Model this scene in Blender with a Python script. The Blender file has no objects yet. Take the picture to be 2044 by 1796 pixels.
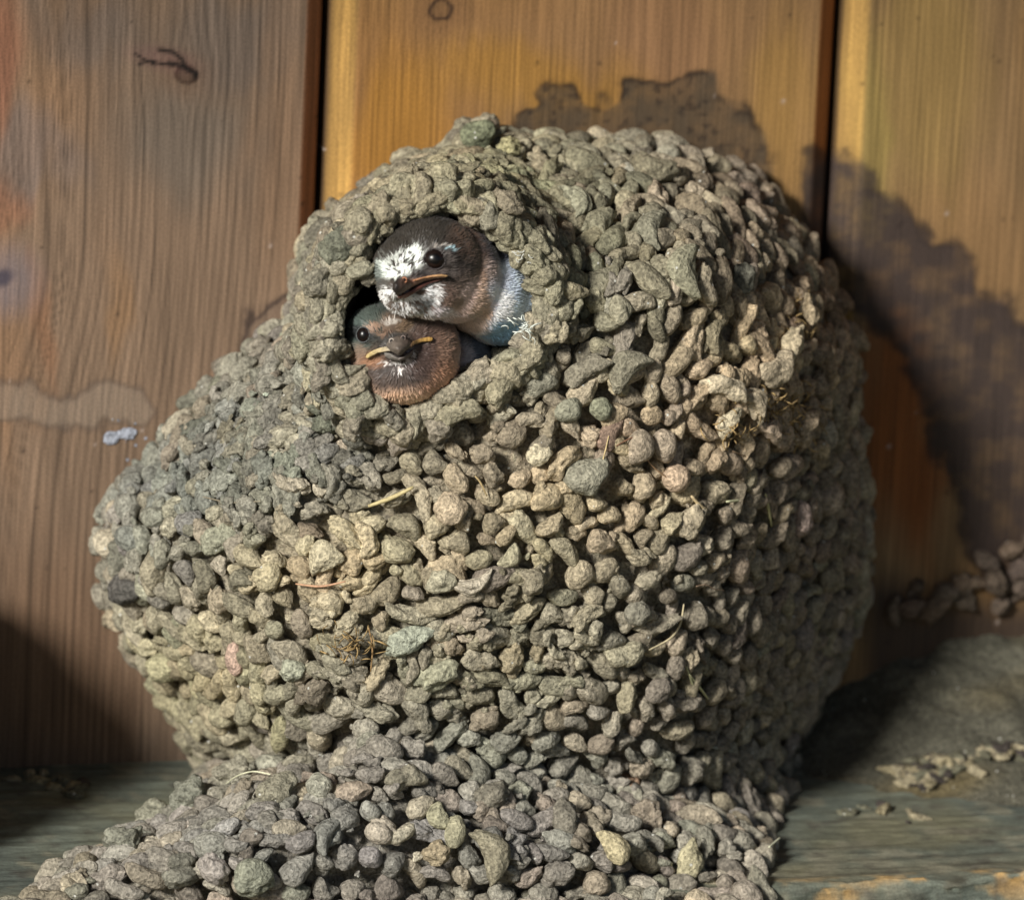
import bpy, bmesh, math
import numpy as np
from mathutils import Vector, Matrix

R = math.radians
CM = 0.01
rng = np.random.default_rng(11)
C = bpy.context.scene.collection

# ------------------------------------------------------------------ camera
# all building is done in centimetres (wall plane y = 0, camera on -y), meshes are written in metres
AZ, EL, ROLL, DIST = R(15), R(15), R(2.6), 220.0
PXCM = 75.7                       # photo pixels (2044 wide view) per cm at the aim distance
PW, PH = 2044.0, 1796.0
AIM = np.array([0.0, -6.0, 0.0])
TOCAM = np.array([-math.sin(AZ)*math.cos(EL), -math.cos(AZ)*math.cos(EL), math.sin(EL)])
CAMP = AIM + TOCAM*DIST
_r = np.cross(-TOCAM, [0, 0, 1.0]); _r /= np.linalg.norm(_r)
_u = np.cross(_r, -TOCAM)
# roll: the picture's verticals lean with their tops to the right
RIGHT = _r*math.cos(ROLL) + _u*math.sin(ROLL)
UP = -_r*math.sin(ROLL) + _u*math.cos(ROLL)
FW = -TOCAM

cam_d = bpy.data.cameras.new("camera")
cam = bpy.data.objects.new("camera", cam_d); C.objects.link(cam)
m = Matrix(((RIGHT[0], UP[0], TOCAM[0], CAMP[0]*CM), (RIGHT[1], UP[1], TOCAM[1], CAMP[1]*CM),
            (RIGHT[2], UP[2], TOCAM[2], CAMP[2]*CM), (0, 0, 0, 1)))
cam.matrix_world = m
cam_d.sensor_width = 36.0
cam_d.lens = 36.0*DIST/(PW/PXCM)
cam_d.clip_start = 0.05; cam_d.clip_end = 500
cam_d.dof.use_dof = True
cam_d.dof.focus_distance = (DIST-5.5)*CM
cam_d.dof.aperture_fstop = 14
bpy.context.scene.camera = cam

# ------------------------------------------------------------------ light
SUN_AZ, SUN_EL = R(47), R(27)     # to the left of the wall's normal, above the horizon
sc = bpy.context.scene
w = bpy.data.worlds.new("World"); sc.world = w; w.use_nodes = True
nt = w.node_tree
bg = nt.nodes["Background"]
sky = nt.nodes.new("ShaderNodeTexSky"); sky.sky_type = 'NISHITA'; sky.sun_disc = False
sky.sun_elevation = SUN_EL
SD = np.array([-math.sin(SUN_AZ)*math.cos(SUN_EL), -math.cos(SUN_AZ)*math.cos(SUN_EL), math.sin(SUN_EL)])
sky.sun_rotation = math.atan2(SD[0], SD[1])
nt.links.new(sky.outputs[0], bg.inputs[0]); bg.inputs[1].default_value = 0.05
sd = bpy.data.lights.new("sun", 'SUN'); sd.energy = 4.5; sd.angle = R(10); sd.color = (1.0, 0.96, 0.89)
sun = bpy.data.objects.new("sun", sd); C.objects.link(sun)
sun.rotation_euler = Vector(SD).to_track_quat('Z', 'Y').to_euler()
sun.location = (-1, -1, 1)
sc.view_settings.view_transform = 'Standard'; sc.view_settings.look = 'None'
sc.view_settings.exposure = 0.14; sc.view_settings.gamma = 1.0

# ------------------------------------------------------------------ helpers
def at(px, py, d):
    """photo pixel (2044 x 1796 view) on the plane y = -d cm"""
    px = np.asarray(px, float); py = np.asarray(py, float); d = np.asarray(d, float)
    px, py, d = np.broadcast_arrays(px, py, d)
    k = 1.0/(PXCM*DIST)
    v = FW + ((px-PW/2)*k)[..., None]*RIGHT + ((PH/2-py)*k)[..., None]*UP
    t = (-d-CAMP[1])/v[..., 1]
    return CAMP + v*t[..., None]

def proj(P):
    q = np.asarray(P)-CAMP
    z = q@FW
    return PW/2+(q@RIGHT)/z*PXCM*DIST, PH/2-(q@UP)/z*PXCM*DIST

def crop(cx, cy):
    return 572.3+np.asarray(cx)*0.28, 367.9+np.asarray(cy)*0.28

def _h(i, s):
    n = (i[..., 0]*374761393+i[..., 1]*668265263+i[..., 2]*2147483647+s*1274126177) & 0xffffffff
    n = ((n ^ (n >> 13))*1274126177) & 0xffffffff
    n = ((n ^ (n >> 15))*2246822519) & 0xffffffff
    return ((n ^ (n >> 16)) & 0xffff)/65535.0

def vn(p, s=0):
    p = np.asarray(p, float); i = np.floor(p).astype(np.int64); f = p-i; f = f*f*(3-2*f)
    o = 0
    for dx in (0, 1):
        for dy in (0, 1):
            for dz in (0, 1):
                wgt = (f[..., 0] if dx else 1-f[..., 0])*(f[..., 1] if dy else 1-f[..., 1])*(f[..., 2] if dz else 1-f[..., 2])
                o = o+wgt*_h(i+np.array([dx, dy, dz]), s)
    return o*2-1

def fbm(p, oct=3, s=0):
    a, o = 1.0, 0
    for k in range(oct):
        o = o+a*vn(p*(2.03**k), s+k*7); a *= 0.5
    return o

def sstep(a, b, x):
    t = np.clip((x-a)/(b-a), 0, 1); return t*t*(3-2*t)

def lin(c):
    c = np.asarray(c, float)/255.0
    return np.where(c <= .04045, c/12.92, ((c+.055)/1.055)**2.4)

def poly_sd(px, py, poly):
    """signed distance in pixels to a closed polygon, positive inside"""
    poly = np.asarray(poly, float); px = np.asarray(px, float); py = np.asarray(py, float)
    best = np.full(px.shape, 1e18); ins = np.zeros(px.shape, bool)
    n = len(poly)
    for k in range(n):
        ax, ay = poly[k]; bx, by = poly[(k+1) % n]
        ex, ey = bx-ax, by-ay
        t = np.clip(((px-ax)*ex+(py-ay)*ey)/(ex*ex+ey*ey+1e-12), 0, 1)
        best = np.minimum(best, (px-ax-t*ex)**2+(py-ay-t*ey)**2)
        c = ((ay > py) != (by > py))
        with np.errstate(divide='ignore', invalid='ignore'):
            xi = (bx-ax)*(py-ay)/(by-ay)+ax
        ins ^= c & (px < xi)
    return np.where(ins, 1, -1)*np.sqrt(best)

def mesh_np(name, V, F, mat, parent=None, col=None, smooth=True):
    """V (n,3) in cm; F int array (m,3) or (m,4) or list of such arrays"""
    if not isinstance(F, list): F = [F]
    me = bpy.data.meshes.new(name)
    me.vertices.add(len(V)); me.vertices.foreach_set('co', (np.asarray(V)*CM).astype(np.float32).ravel())
    loops = np.concatenate([f.ravel() for f in F]).astype(np.int32)
    cnt = np.concatenate([np.full(len(f), f.shape[1], np.int32) for f in F])
    st = np.concatenate([[0], np.cumsum(cnt)[:-1]]).astype(np.int32)
    me.loops.add(len(loops)); me.loops.foreach_set('vertex_index', loops)
    me.polygons.add(len(cnt)); me.polygons.foreach_set('loop_start', st); me.polygons.foreach_set('loop_total', cnt)
    me.update(calc_edges=True); me.validate()
    me.polygons.foreach_set('use_smooth', np.full(len(me.polygons), smooth))
    if col is not None:
        a = me.color_attributes.new('Col', 'FLOAT_COLOR', 'POINT')
        c4 = np.ones((len(V), 4), np.float32); c4[:, :3] = np.clip(col, 0, 1)
        a.data.foreach_set('color', c4.ravel())
    me.materials.append(mat)
    o = bpy.data.objects.new(name, me); C.objects.link(o)
    if parent is not None:
        o.parent = parent
        o.matrix_parent_inverse = Matrix.Translation(-parent.location)
    return o

def empty(name, P):
    o = bpy.data.objects.new(name, None); C.objects.link(o)
    o.location = Vector([float(x)*CM for x in P]); o.empty_display_size = 0.01
    return o

def tag(o, label=None, cat=None, group=None, kind=None):
    if label: o['label'] = label
    if cat: o['category'] = cat
    if group: o['group'] = group
    if kind: o['kind'] = kind
    return o

class MB:
    def __init__(s): s.V = []; s.F3 = []; s.F4 = []; s.C = []; s.n = 0
    def add(s, V, F, col):
        V = np.asarray(V, float); F = np.asarray(F)
        s.V.append(V); (s.F3 if F.shape[1] == 3 else s.F4).append(F+s.n)
        c = np.asarray(col, float)
        s.C.append(np.broadcast_to(c, (len(V), 3)) if c.ndim == 1 else c); s.n += len(V)
    def build(s, name, mat, parent=None, smooth=True):
        F = []
        if s.F3: F.append(np.concatenate(s.F3))
        if s.F4: F.append(np.concatenate(s.F4))
        return mesh_np(name, np.concatenate(s.V), F, mat, parent, np.concatenate(s.C), smooth)

def tube(mb, pts, rad, col, seg=6):
    pts = np.asarray(pts, float); n = len(pts); rad = np.broadcast_to(rad, (n,))
    tg = np.gradient(pts, axis=0); tg /= np.linalg.norm(tg, axis=1)[:, None]
    a = np.cross(tg, [0.3, 0.2, 0.93]); a /= np.linalg.norm(a, axis=1)[:, None]; b = np.cross(tg, a)
    th = np.linspace(0, 2*np.pi, seg, endpoint=False)
    V = pts[:, None]+rad[:, None, None]*(np.cos(th)[None, :, None]*a[:, None]+np.sin(th)[None, :, None]*b[:, None])
    V = V.reshape(-1, 3)
    i, j = np.meshgrid(np.arange(n-1), np.arange(seg), indexing='ij'); j2 = (j+1) % seg
    F = np.stack([i*seg+j, i*seg+j2, (i+1)*seg+j2, (i+1)*seg+j], -1).reshape(-1, 4)
    V = np.vstack([V, pts[0], pts[-1]])
    mb.add(V, F, col)
    k = mb.n-2
    base = mb.n-len(V)
    caps = [[base+(q+1) % seg, base+q, k] for q in range(seg)]+[[base+(n-1)*seg+q, base+(n-1)*seg+(q+1) % seg, k+1] for q in range(seg)]
    mb.F3.append(np.array(caps))

def ico(sub):
    bm = bmesh.new(); bmesh.ops.create_icosphere(bm, subdivisions=sub, radius=1)
    V = np.array([v.co[:] for v in bm.verts]); F = np.array([[v.index for v in f.verts] for f in bm.faces]); bm.free()
    return V, F
ICO3, ICO4, ICO2 = ico(3), ico(4), ico(2)

# ------------------------------------------------------------------ materials
def newmat(name):
    mt = bpy.data.materials.new(name); mt.use_nodes = True
    nt = mt.node_tree; return mt, nt, nt.nodes, nt.links, nt.nodes['Principled BSDF']

def mat_mud():
    mt, nt, N, L, B = newmat('dried_mud')
    B.inputs['Roughness'].default_value = 0.88
    B.inputs['Specular IOR Level'].default_value = 0.25
    a = N.new('ShaderNodeAttribute'); a.attribute_name = 'Col'
    tc = N.new('ShaderNodeTexCoord')
    n1 = N.new('ShaderNodeTexNoise'); n1.inputs['Scale'].default_value = 420; n1.inputs['Detail'].default_value = 6; n1.inputs['Roughness'].default_value = 0.7
    L.new(tc.outputs['Object'], n1.inputs['Vector'])
    n2 = N.new('ShaderNodeTexNoise'); n2.inputs['Scale'].default_value = 1150; n2.inputs['Detail'].default_value = 3
    L.new(tc.outputs['Object'], n2.inputs['Vector'])
    mr = N.new('ShaderNodeMapRange'); mr.inputs[1].default_value = 0.3; mr.inputs[2].default_value = 0.7; mr.inputs[3].default_value = 0.62; mr.inputs[4].default_value = 1.38
    L.new(n1.outputs['Fac'], mr.inputs[0])
    mr2 = N.new('ShaderNodeMapRange'); mr2.inputs[1].default_value = 0.3; mr2.inputs[2].default_value = 0.7; mr2.inputs[3].default_value = 0.55; mr2.inputs[4].default_value = 1.45
    L.new(n2.outputs['Fac'], mr2.inputs[0])
    mm = N.new('ShaderNodeMath'); mm.operation = 'MULTIPLY'; L.new(mr.outputs[0], mm.inputs[0]); L.new(mr2.outputs[0], mm.inputs[1])
    vm = N.new('ShaderNodeVectorMath'); vm.operation = 'SCALE'; L.new(a.outputs['Color'], vm.inputs[0]); L.new(mm.outputs[0], vm.inputs['Scale'])
    # sparse pale grains of sand
    vo = N.new('ShaderNodeTexVoronoi'); vo.inputs['Scale'].default_value = 620; L.new(tc.outputs['Object'], vo.inputs['Vector'])
    sep = N.new('ShaderNodeSeparateColor'); L.new(vo.outputs['Color'], sep.inputs[0])
    g1 = N.new('ShaderNodeMath'); g1.operation = 'GREATER_THAN'; g1.inputs[1].default_value = 0.965; L.new(sep.outputs[0], g1.inputs[0])
    g2 = N.new('ShaderNodeMath'); g2.operation = 'LESS_THAN'; g2.inputs[1].default_value = 0.22; L.new(vo.outputs['Distance'], g2.inputs[0])
    g3 = N.new('ShaderNodeMath'); g3.operation = 'MULTIPLY'; L.new(g1.outputs[0], g3.inputs[0]); L.new(g2.outputs[0], g3.inputs[1])
    mx = N.new('ShaderNodeMix'); mx.data_type = 'RGBA'; L.new(g3.outputs[0], mx.inputs['Factor']); L.new(vm.outputs[0], mx.inputs['A'])
    mx.inputs['B'].default_value = (0.62, 0.62, 0.56, 1)
    L.new(mx.outputs['Result'], B.inputs['Base Color'])
    b1 = N.new('ShaderNodeBump'); b1.inputs['Strength'].default_value = 1.0; b1.inputs['Distance'].default_value = 0.0013
    L.new(n1.outputs['Fac'], b1.inputs['Height'])
    b2 = N.new('ShaderNodeBump'); b2.inputs['Strength'].default_value = 0.8; b2.inputs['Distance'].default_value = 0.0009
    L.new(n2.outputs['Fac'], b2.inputs['Height']); L.new(b1.outputs[0], b2.inputs['Normal']); L.new(b2.outputs[0], B.inputs['Normal'])
    return mt

def mat_wood(name, sx, sz, swap=False, amt=0.22, bump=0.0002):
    mt, nt, N, L, B = newmat(name)
    B.inputs['Roughness'].default_value = 0.7; B.inputs['Specular IOR Level'].default_value = 0.3
    a = N.new('ShaderNodeAttribute'); a.attribute_name = 'Col'
    tc = N.new('ShaderNodeTexCoord'); mp = N.new('ShaderNodeMapping')
    mp.inputs['Scale'].default_value = (sz, sx, sx) if swap else (sx, sx, sz)
    L.new(tc.outputs['Object'], mp.inputs[0])
    n = N.new('ShaderNodeTexNoise'); n.inputs['Scale'].default_value = 1; n.inputs['Detail'].default_value = 5; n.inputs['Roughness'].default_value = 0.65
    L.new(mp.outputs[0], n.inputs['Vector'])
    mr = N.new('ShaderNodeMapRange'); mr.inputs[1].default_value = 0.3; mr.inputs[2].default_value = 0.7; mr.inputs[3].default_value = 1-amt; mr.inputs[4].default_value = 1+amt
    L.new(n.outputs['Fac'], mr.inputs[0])
    g = N.new('ShaderNodeTexNoise'); g.inputs['Scale'].default_value = 1700; g.inputs['Detail'].default_value = 2
    L.new(tc.outputs['Object'], g.inputs['Vector'])
    mg = N.new('ShaderNodeMapRange'); mg.inputs[1].default_value = 0.3; mg.inputs[2].default_value = 0.7; mg.inputs[3].default_value = 0.82; mg.inputs[4].default_value = 1.18
    L.new(g.outputs['Fac'], mg.inputs[0])
    mm = N.new('ShaderNodeMath'); mm.operation = 'MULTIPLY'; L.new(mr.outputs[0], mm.inputs[0]); L.new(mg.outputs[0], mm.inputs[1])
    vm = N.new('ShaderNodeVectorMath'); vm.operation = 'SCALE'; L.new(a.outputs['Color'], vm.inputs[0]); L.new(mm.outputs[0], vm.inputs['Scale'])
    L.new(vm.outputs[0], B.inputs['Base Color'])
    b = N.new('ShaderNodeBump'); b.inputs['Strength'].default_value = 0.7; b.inputs['Distance'].default_value = bump
    L.new(n.outputs['Fac'], b.inputs['Height']); L.new(b.outputs[0], B.inputs['Normal'])
    return mt

def mat_plain(name, rough=0.7, spec=0.3, sheen=0.0, nscale=None, coat=0.0):
    mt, nt, N, L, B = newmat(name)
    B.inputs['Roughness'].default_value = rough; B.inputs['Specular IOR Level'].default_value = spec
    B.inputs['Sheen Weight'].default_value = sheen; B.inputs['Coat Weight'].default_value = coat
    a = N.new('ShaderNodeAttribute'); a.attribute_name = 'Col'
    if nscale:
        tc = N.new('ShaderNodeTexCoord'); n = N.new('ShaderNodeTexNoise'); n.inputs['Scale'].default_value = nscale; n.inputs['Detail'].default_value = 4
        L.new(tc.outputs['Object'], n.inputs['Vector'])
        mr = N.new('ShaderNodeMapRange'); mr.inputs[1].default_value = 0.3; mr.inputs[2].default_value = 0.7; mr.inputs[3].default_value = 0.75; mr.inputs[4].default_value = 1.25
        L.new(n.outputs['Fac'], mr.inputs[0])
        vm = N.new('ShaderNodeVectorMath'); vm.operation = 'SCALE'; L.new(a.outputs['Color'], vm.inputs[0]); L.new(mr.outputs[0], vm.inputs['Scale'])
        L.new(vm.outputs[0], B.inputs['Base Color'])
        b = N.new('ShaderNodeBump'); b.inputs['Strength'].default_value = 0.6; b.inputs['Distance'].default_value = 0.0003
        L.new(n.outputs['Fac'], b.inputs['Height']); L.new(b.outputs[0], B.inputs['Normal'])
    else:
        L.new(a.outputs['Color'], B.inputs['Base Color'])
    return mt

MUD = mat_mud()
WOOD = mat_wood('planed_wood', 1100, 25, amt=.3, bump=.0003)
LEDGEWOOD = mat_wood('weathered_wood', 700, 160, swap=True, amt=0.3, bump=0.0007)
FEATHER = mat_plain('feathers', 0.6, 0.3, 0.15, nscale=900)
BARB = mat_plain('feather_barbs', 0.5, 0.4, 0.1)
BEAK = mat_plain('beak_horn', 0.45, 0.4, nscale=700)
EYE = mat_plain('eye_gloss', 0.28, 0.4)
STRAW = mat_plain('dry_straw', 0.6, 0.3, nscale=900)

# ------------------------------------------------------------------ the wall of boards
# groove centre lines measured on the photo -> wall x at mid height
G1 = at(650, 260, 0)[0]; G2 = at(1668, 300, 0)[0]
BW = G2-G1
CH, GAP, CHD, CR = 0.66, 0.10, 0.50, 0.52      # chamfer run, half gap, chamfer depth
LT = at(200, 1525, 0)[2]               # ledge top height
TOP = 19.0

def sblob(px, py, cx, cy, rx, ry, ang=0.0, soft=0.5):
    c, s = math.cos(R(ang)), math.sin(R(ang))
    u = ((px-cx)*c+(py-cy)*s)/rx; v = (-(px-cx)*s+(py-cy)*c)/ry
    return 1-sstep(1-soft, 1+soft, np.sqrt(u*u+v*v))

def scallop(px, py, poly, size, seed, edge=10):
    """ragged rounded outline as old mud leaves on a wall: (inside mask, dark rim mask)"""
    s = poly_sd(px, py, poly)
    P = np.stack([px/size, py/size, np.full_like(px, seed)], -1)
    cell = np.abs(vn(P, seed))*size*0.55+fbm(P*2.3, 2, seed+3)*size*0.12
    s = s+cell-size*0.15
    return sstep(-edge, edge, s), np.exp(-(s/(edge*0.9))**2)

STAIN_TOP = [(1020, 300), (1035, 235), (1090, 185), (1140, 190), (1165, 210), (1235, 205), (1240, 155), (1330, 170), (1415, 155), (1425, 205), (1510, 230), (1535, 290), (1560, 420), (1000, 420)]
STAIN_SHADE_RIGHT = [(1600, 300), (1720, 320), (1760, 380), (1820, 430), (1860, 480), (1930, 520), (1950, 580), (2010, 610), (2100, 700), (2100, 1180), (2000, 1160), (1930, 1100), (1900, 960), (1850, 830), (1790, 700), (1700, 600), (1600, 500)]  # old mud mark, with the nest's cast shadow painted into it
STAIN_LEFT = [(-60, 770), (60, 765), (100, 790), (170, 790), (220, 765), (300, 800), (290, 850), (200, 840), (130, 855), (50, 840), (-60, 830)]
STAIN_MID = [(480, 700), (490, 650), (530, 610), (590, 590), (640, 600), (640, 760), (480, 760)]
KNOTS = [(372, 150, 22, 1.0), (880, 20, 24, 1.0), (15, 560, 60, 0.7), (-60, 170, 150, 0.5), (-60, 480, 110, 0.4)]

def board(x0, x1, idx, fine=True):
    step = 0.055 if fine else 0.4
    f0, f1 = x0+GAP+CH, x1-GAP-CR
    nx = max(8, int((f1-f0)/step)); nz = int((TOP-(LT-1))/(step*1.3))
    u = np.linspace(0, 1, 9)[:-1]
    xs = np.concatenate([[x0+GAP-0.02, x0+GAP], x0+GAP+CH*u[1:], np.linspace(f0, f1, nx), f1+CR*u[1:], [x1-GAP, x1-GAP+0.02]])
    ys = np.concatenate([[1.6, CHD], CHD*(1-u[1:]), np.zeros(nx), CHD*.92*u[1:], [CHD, 1.6]])
    # round the arris a little
    kern = np.array([1, 2, 1])/4.0
    ys[3:-3] = np.convolve(ys, kern, 'same')[3:-3]
    zs = np.linspace(LT-1, TOP, nz)
    X, Z = np.meshgrid(xs, zs); Y = np.broadcast_to(ys, X.shape).copy()
    P = np.stack([X, Y, Z], -1).reshape(-1, 3)
    px, py = proj(P)
    n = len(P)
    # grain: the growth lines run up the board and swerve round the knots
    g = P[:, 0].copy()
    g = g+0.35*vn(np.stack([P[:, 0]*0.12, P[:, 2]*0.05, np.full(n, idx*3.3)], -1), 5)
    for kx, ky, kr, ks in KNOTS:
        dx, dy = (px-kx), (py-ky)
        g = g-ks*(kr/PXCM)*1.5*np.sign(dx+1e-6)*np.exp(-np.abs(dx)/(kr*2.6))*np.exp(-(dy/(kr*3.2))**2)
    fr = {0: 4.0, 1: 6.5, 2: 5.6}.get(idx, 4.5)
    ph = g*fr+1.2*vn(np.stack([g*1.1, P[:, 2]*0.04, np.full(n, 2.0+idx)], -1), 9)
    saw = ph-np.floor(ph)
    line = np.exp(-((saw-0.5)/0.17)**2)*(0.55+0.45*vn(np.stack([np.floor(ph)*1.7, P[:, 2]*0.25, np.full(n, idx)], -1), 4))
    fine_l = vn(np.stack([g*17, P[:, 2]*0.35, np.full(n, idx)], -1), 3)
    big = fbm(np.stack([P[:, 0]*0.25, P[:, 2]*0.12, np.full(n, idx*1.7)], -1), 3, 8)
    mid = fbm(np.stack([P[:, 0]*0.9, P[:, 2]*0.35, np.full(n, idx*1.7)], -1), 3, 21)
    base = {0: (150, 122, 98), 1: (166, 128, 84), 2: (150, 120, 82)}.get(idx, (160, 130, 95))
    c = np.tile(lin(base), (n, 1))
    def mixc(mask, rgb):
        nonlocal c
        c = c*(1-mask[:, None])+lin(rgb)*mask[:, None]
    mixc(np.clip(0.35+0.5*big, 0, 1)*0.45, (150, 124, 100))
    mixc(np.clip(-big*0.9, 0, 1)*0.5, (190, 138, 86))
    if idx == 0:
        wob = 60*mid
        for b in [((330+40, 270), 115, 130, (126, 114, 102), .7), ((180, 60), 90, 90, (120, 112, 108), .5), ((450, 60), 130, 70, (124, 112, 104), .6), ((70, 330), 90, 70, (128, 118, 118), .5),
                  ((-5, 130), 70, 150, (186, 116, 84), .6), ((-5, 430), 65, 60, (186, 120, 88), .5), ((85, 640), 22, 90, (178, 116, 70), .4), ((245, 640), 30, 100, (184, 136, 84), .4),
                  ((560, 300), 60, 250, (160, 124, 92), .5), ((90, 1350), 160, 260, (128, 92, 62), .5), ((20, 700), 40, 240, (176, 128, 84), .4)]:
            mixc(sblob(px+wob*.6, py+wob, b[0][0], b[0][1], b[1], b[2], 0, .55)*b[4], b[3])
    if idx == 1:
        wob = 60*mid
        for b in [((800, 280), 120, 140, (196, 142, 62), .6), ((1250, 60), 260, 90, (176, 136, 96), .6), ((1100, 180), 200, 70, (188, 140, 66), .6), ((1570, 200), 60, 160, (186, 146, 84), .6), ((1320, 60), 100, 120, (168, 128, 96), .5), ((900, 60), 80, 80, (160, 122, 84), .5)]:
            mixc(sblob(px+wob*.6, py+wob, b[0][0], b[0][1], b[1], b[2], 0, .55)*b[4], b[3])
    if idx == 2:
        wob = 60*mid
        for b in [((1850, 150), 120, 260, (176, 146, 88), .6), ((1900, 480), 160, 120, (160, 124, 84), .5), ((1740, 300), 40, 200, (168, 150, 84), .5), ((1790, 850), 75, 220, (156, 88, 40), .8)]:  # the dark orange blob paints wood in the nest's shade
            mixc(sblob(px+wob*.6, py+wob, b[0][0], b[0][1], b[1], b[2], 0, .55)*b[4], b[3])
    # chamfer tones carry the light: left-facing painted lit and yellow, right-facing shaded and red
    face_l = sstep(f0+0.06, f0-0.06, P[:, 0]); face_r = sstep(f1-0.06, f1+0.06, P[:, 0])
    mixc(face_l*0.8, (205, 164, 96)); mixc(face_r*0.8, (168, 98, 50))
    c = c*.74; lum = c.mean(1, keepdims=True); k_ = .86 if idx == 0 else 1.06; c = np.clip(c*k_+lum*(1-k_)*np.array([1.08, 1.0, .9]), .01, 1)
    gd = 1-(0.62 if idx == 0 else 0.36)*np.clip(line, 0, 1)*(1-0.6*np.maximum(face_l, face_r))
    c = c*(gd*(1+0.16*fine_l)*(1+0.10*mid))[:, None]
    deep = sstep(CHD-.12, CHD+.02, P[:, 1]); mixc(deep*.9, (46, 32, 28))  # groove sides painted dark for the shade deep in the gap
    # knots
    for kx, ky, kr, ks in KNOTS[:2]:
        e = np.sqrt(((px-kx)/1.15)**2+((py-ky))**2)+3*vn(np.stack([px/14, py/14, np.full(n, 1.)], -1), 31)
        ring = np.exp(-((e-kr*0.8)/3.5)**2)
        mixc(sstep(kr*0.95, kr*0.55, e)*(.8 if idx == 0 else .5), (74, 60, 52) if idx == 0 else (120, 92, 62)); mixc(ring*0.97, (22, 15, 14)); mixc(sstep(kr*3, kr, e)*.25, (110, 80, 60))
    if idx == 0:
        e = sblob(px, py, 15, 560, 62, 66, 0, .6); mixc(e*.6, (120, 112, 118))
        mixc(sblob(px, py, 5, 555, 22, 16, -30, .5)*.8, (58, 56, 72))
        mixc(sblob(px, py, 325, 118, 60, 22, 12, .7)*.35, (120, 84, 84))
        # split running off the knot
        for pts, wd in ([[(278, 128), (300, 122), (322, 128), (345, 131), (352, 126)], 2.2], [[(318, 100), (345, 104), (364, 120), (372, 138), (392, 146)], 3.0], [[(270, 108), (290, 120), (310, 131)], 1.6], [[(338, 126), (362, 132), (392, 148), (388, 156)], 3.2]):
            dd = np.full(n, 1e9)
            for a_, b_ in zip(pts[:-1], pts[1:]):
                ex, ey = b_[0]-a_[0], b_[1]-a_[1]
                t = np.clip(((px-a_[0])*ex+(py-a_[1])*ey)/(ex*ex+ey*ey), 0, 1)
                dd = np.minimum(dd, np.hypot(px-a_[0]-t*ex, py-a_[1]-t*ey))
            mixc(np.exp(-(dd/wd/1.5)**2)*.99, (12, 8, 8))
        m_, r_ = scallop(px, py, STAIN_LEFT, 46, 3, 9); mixc(m_*.5, (140, 126, 112)); mixc(r_*.45, (70, 58, 52))
        m_, r_ = scallop(px, py, STAIN_MID, 60, 4, 8); mixc(m_*.55, (112, 96, 84)); mixc(r_*.75, (40, 32, 34))
        mixc(sstep(1480-60, 1540, py+40*mid)*.4, (84, 78, 72))
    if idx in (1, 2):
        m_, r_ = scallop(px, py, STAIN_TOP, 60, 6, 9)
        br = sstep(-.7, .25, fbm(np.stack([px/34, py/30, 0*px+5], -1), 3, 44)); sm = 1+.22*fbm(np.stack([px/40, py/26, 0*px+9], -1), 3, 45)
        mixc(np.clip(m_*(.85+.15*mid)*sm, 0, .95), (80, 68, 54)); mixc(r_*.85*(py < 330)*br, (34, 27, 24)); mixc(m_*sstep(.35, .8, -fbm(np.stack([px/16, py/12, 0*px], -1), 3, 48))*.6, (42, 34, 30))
        m_, r_ = scallop(px, py, STAIN_SHADE_RIGHT, 58, 8, 13)
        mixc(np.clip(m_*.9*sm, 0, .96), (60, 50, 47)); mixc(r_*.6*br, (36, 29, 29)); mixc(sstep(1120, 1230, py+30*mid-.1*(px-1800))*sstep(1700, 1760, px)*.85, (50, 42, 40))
    # fly specks
    rs = np.random.default_rng(40+idx)
    lo, hi = px.min(), px.max()
    for k in range(80 if fine else 0):
        sx, sy, srr = rs.uniform(lo, hi), rs.uniform(-20, 1500), rs.uniform(1.5, 4.0)
        q = (px-sx)**2+(py-sy)**2
        mk = np.exp(-q/(srr*srr)); sel = mk > 0.02
        if sel.any():
            t = (mk*.8)[sel][:, None]; c[sel] = c[sel]*(1-t)+lin((34, 24, 22) if k % 5 else (190, 175, 165))*t
    nxx = len(xs)
    i, j = np.meshgrid(np.arange(nz-1), np.arange(nxx-1), indexing='ij')
    F = np.stack([i*nxx+j, i*nxx+j+1, (i+1)*nxx+j+1, (i+1)*nxx+j], -1).reshape(-1, 4)
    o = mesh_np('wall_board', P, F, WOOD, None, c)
    return o

BL = {-1: 'plain brown board beyond the left edge of the knotty board',
      0: 'grey brown knotty board at left with a split knot near its top',
      1: 'golden brown board behind the nest, with one small round knot at its top',
      2: 'yellow brown board at right, stained by old mud and shaded by the nest',
      3: 'plain brown board past the stained right board'}
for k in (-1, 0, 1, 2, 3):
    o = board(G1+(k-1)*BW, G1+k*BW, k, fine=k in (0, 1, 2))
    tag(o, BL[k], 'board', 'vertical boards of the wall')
# backing behind the grooves, coloured near black as the shade in the gaps
def box(mb, a, b, col):
    x0, y0, z0 = a; x1, y1, z1 = b
    V = [(x0, y0, z0), (x1, y0, z0), (x1, y1, z0), (x0, y1, z0), (x0, y0, z1), (x1, y0, z1), (x1, y1, z1), (x0, y1, z1)]
    mb.add(V, np.array([[0, 3, 2, 1], [4, 5, 6, 7], [0, 1, 5, 4], [1, 2, 6, 5], [2, 3, 7, 6], [3, 0, 4, 7]]), col)
mb = MB(); box(mb, (G1-2*BW, 1.62, LT-1), (G1+3*BW, 3.5, TOP), lin((14, 10, 10)))
tag(mb.build('wall_backing', WOOD, None, False), kind='structure')

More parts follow.
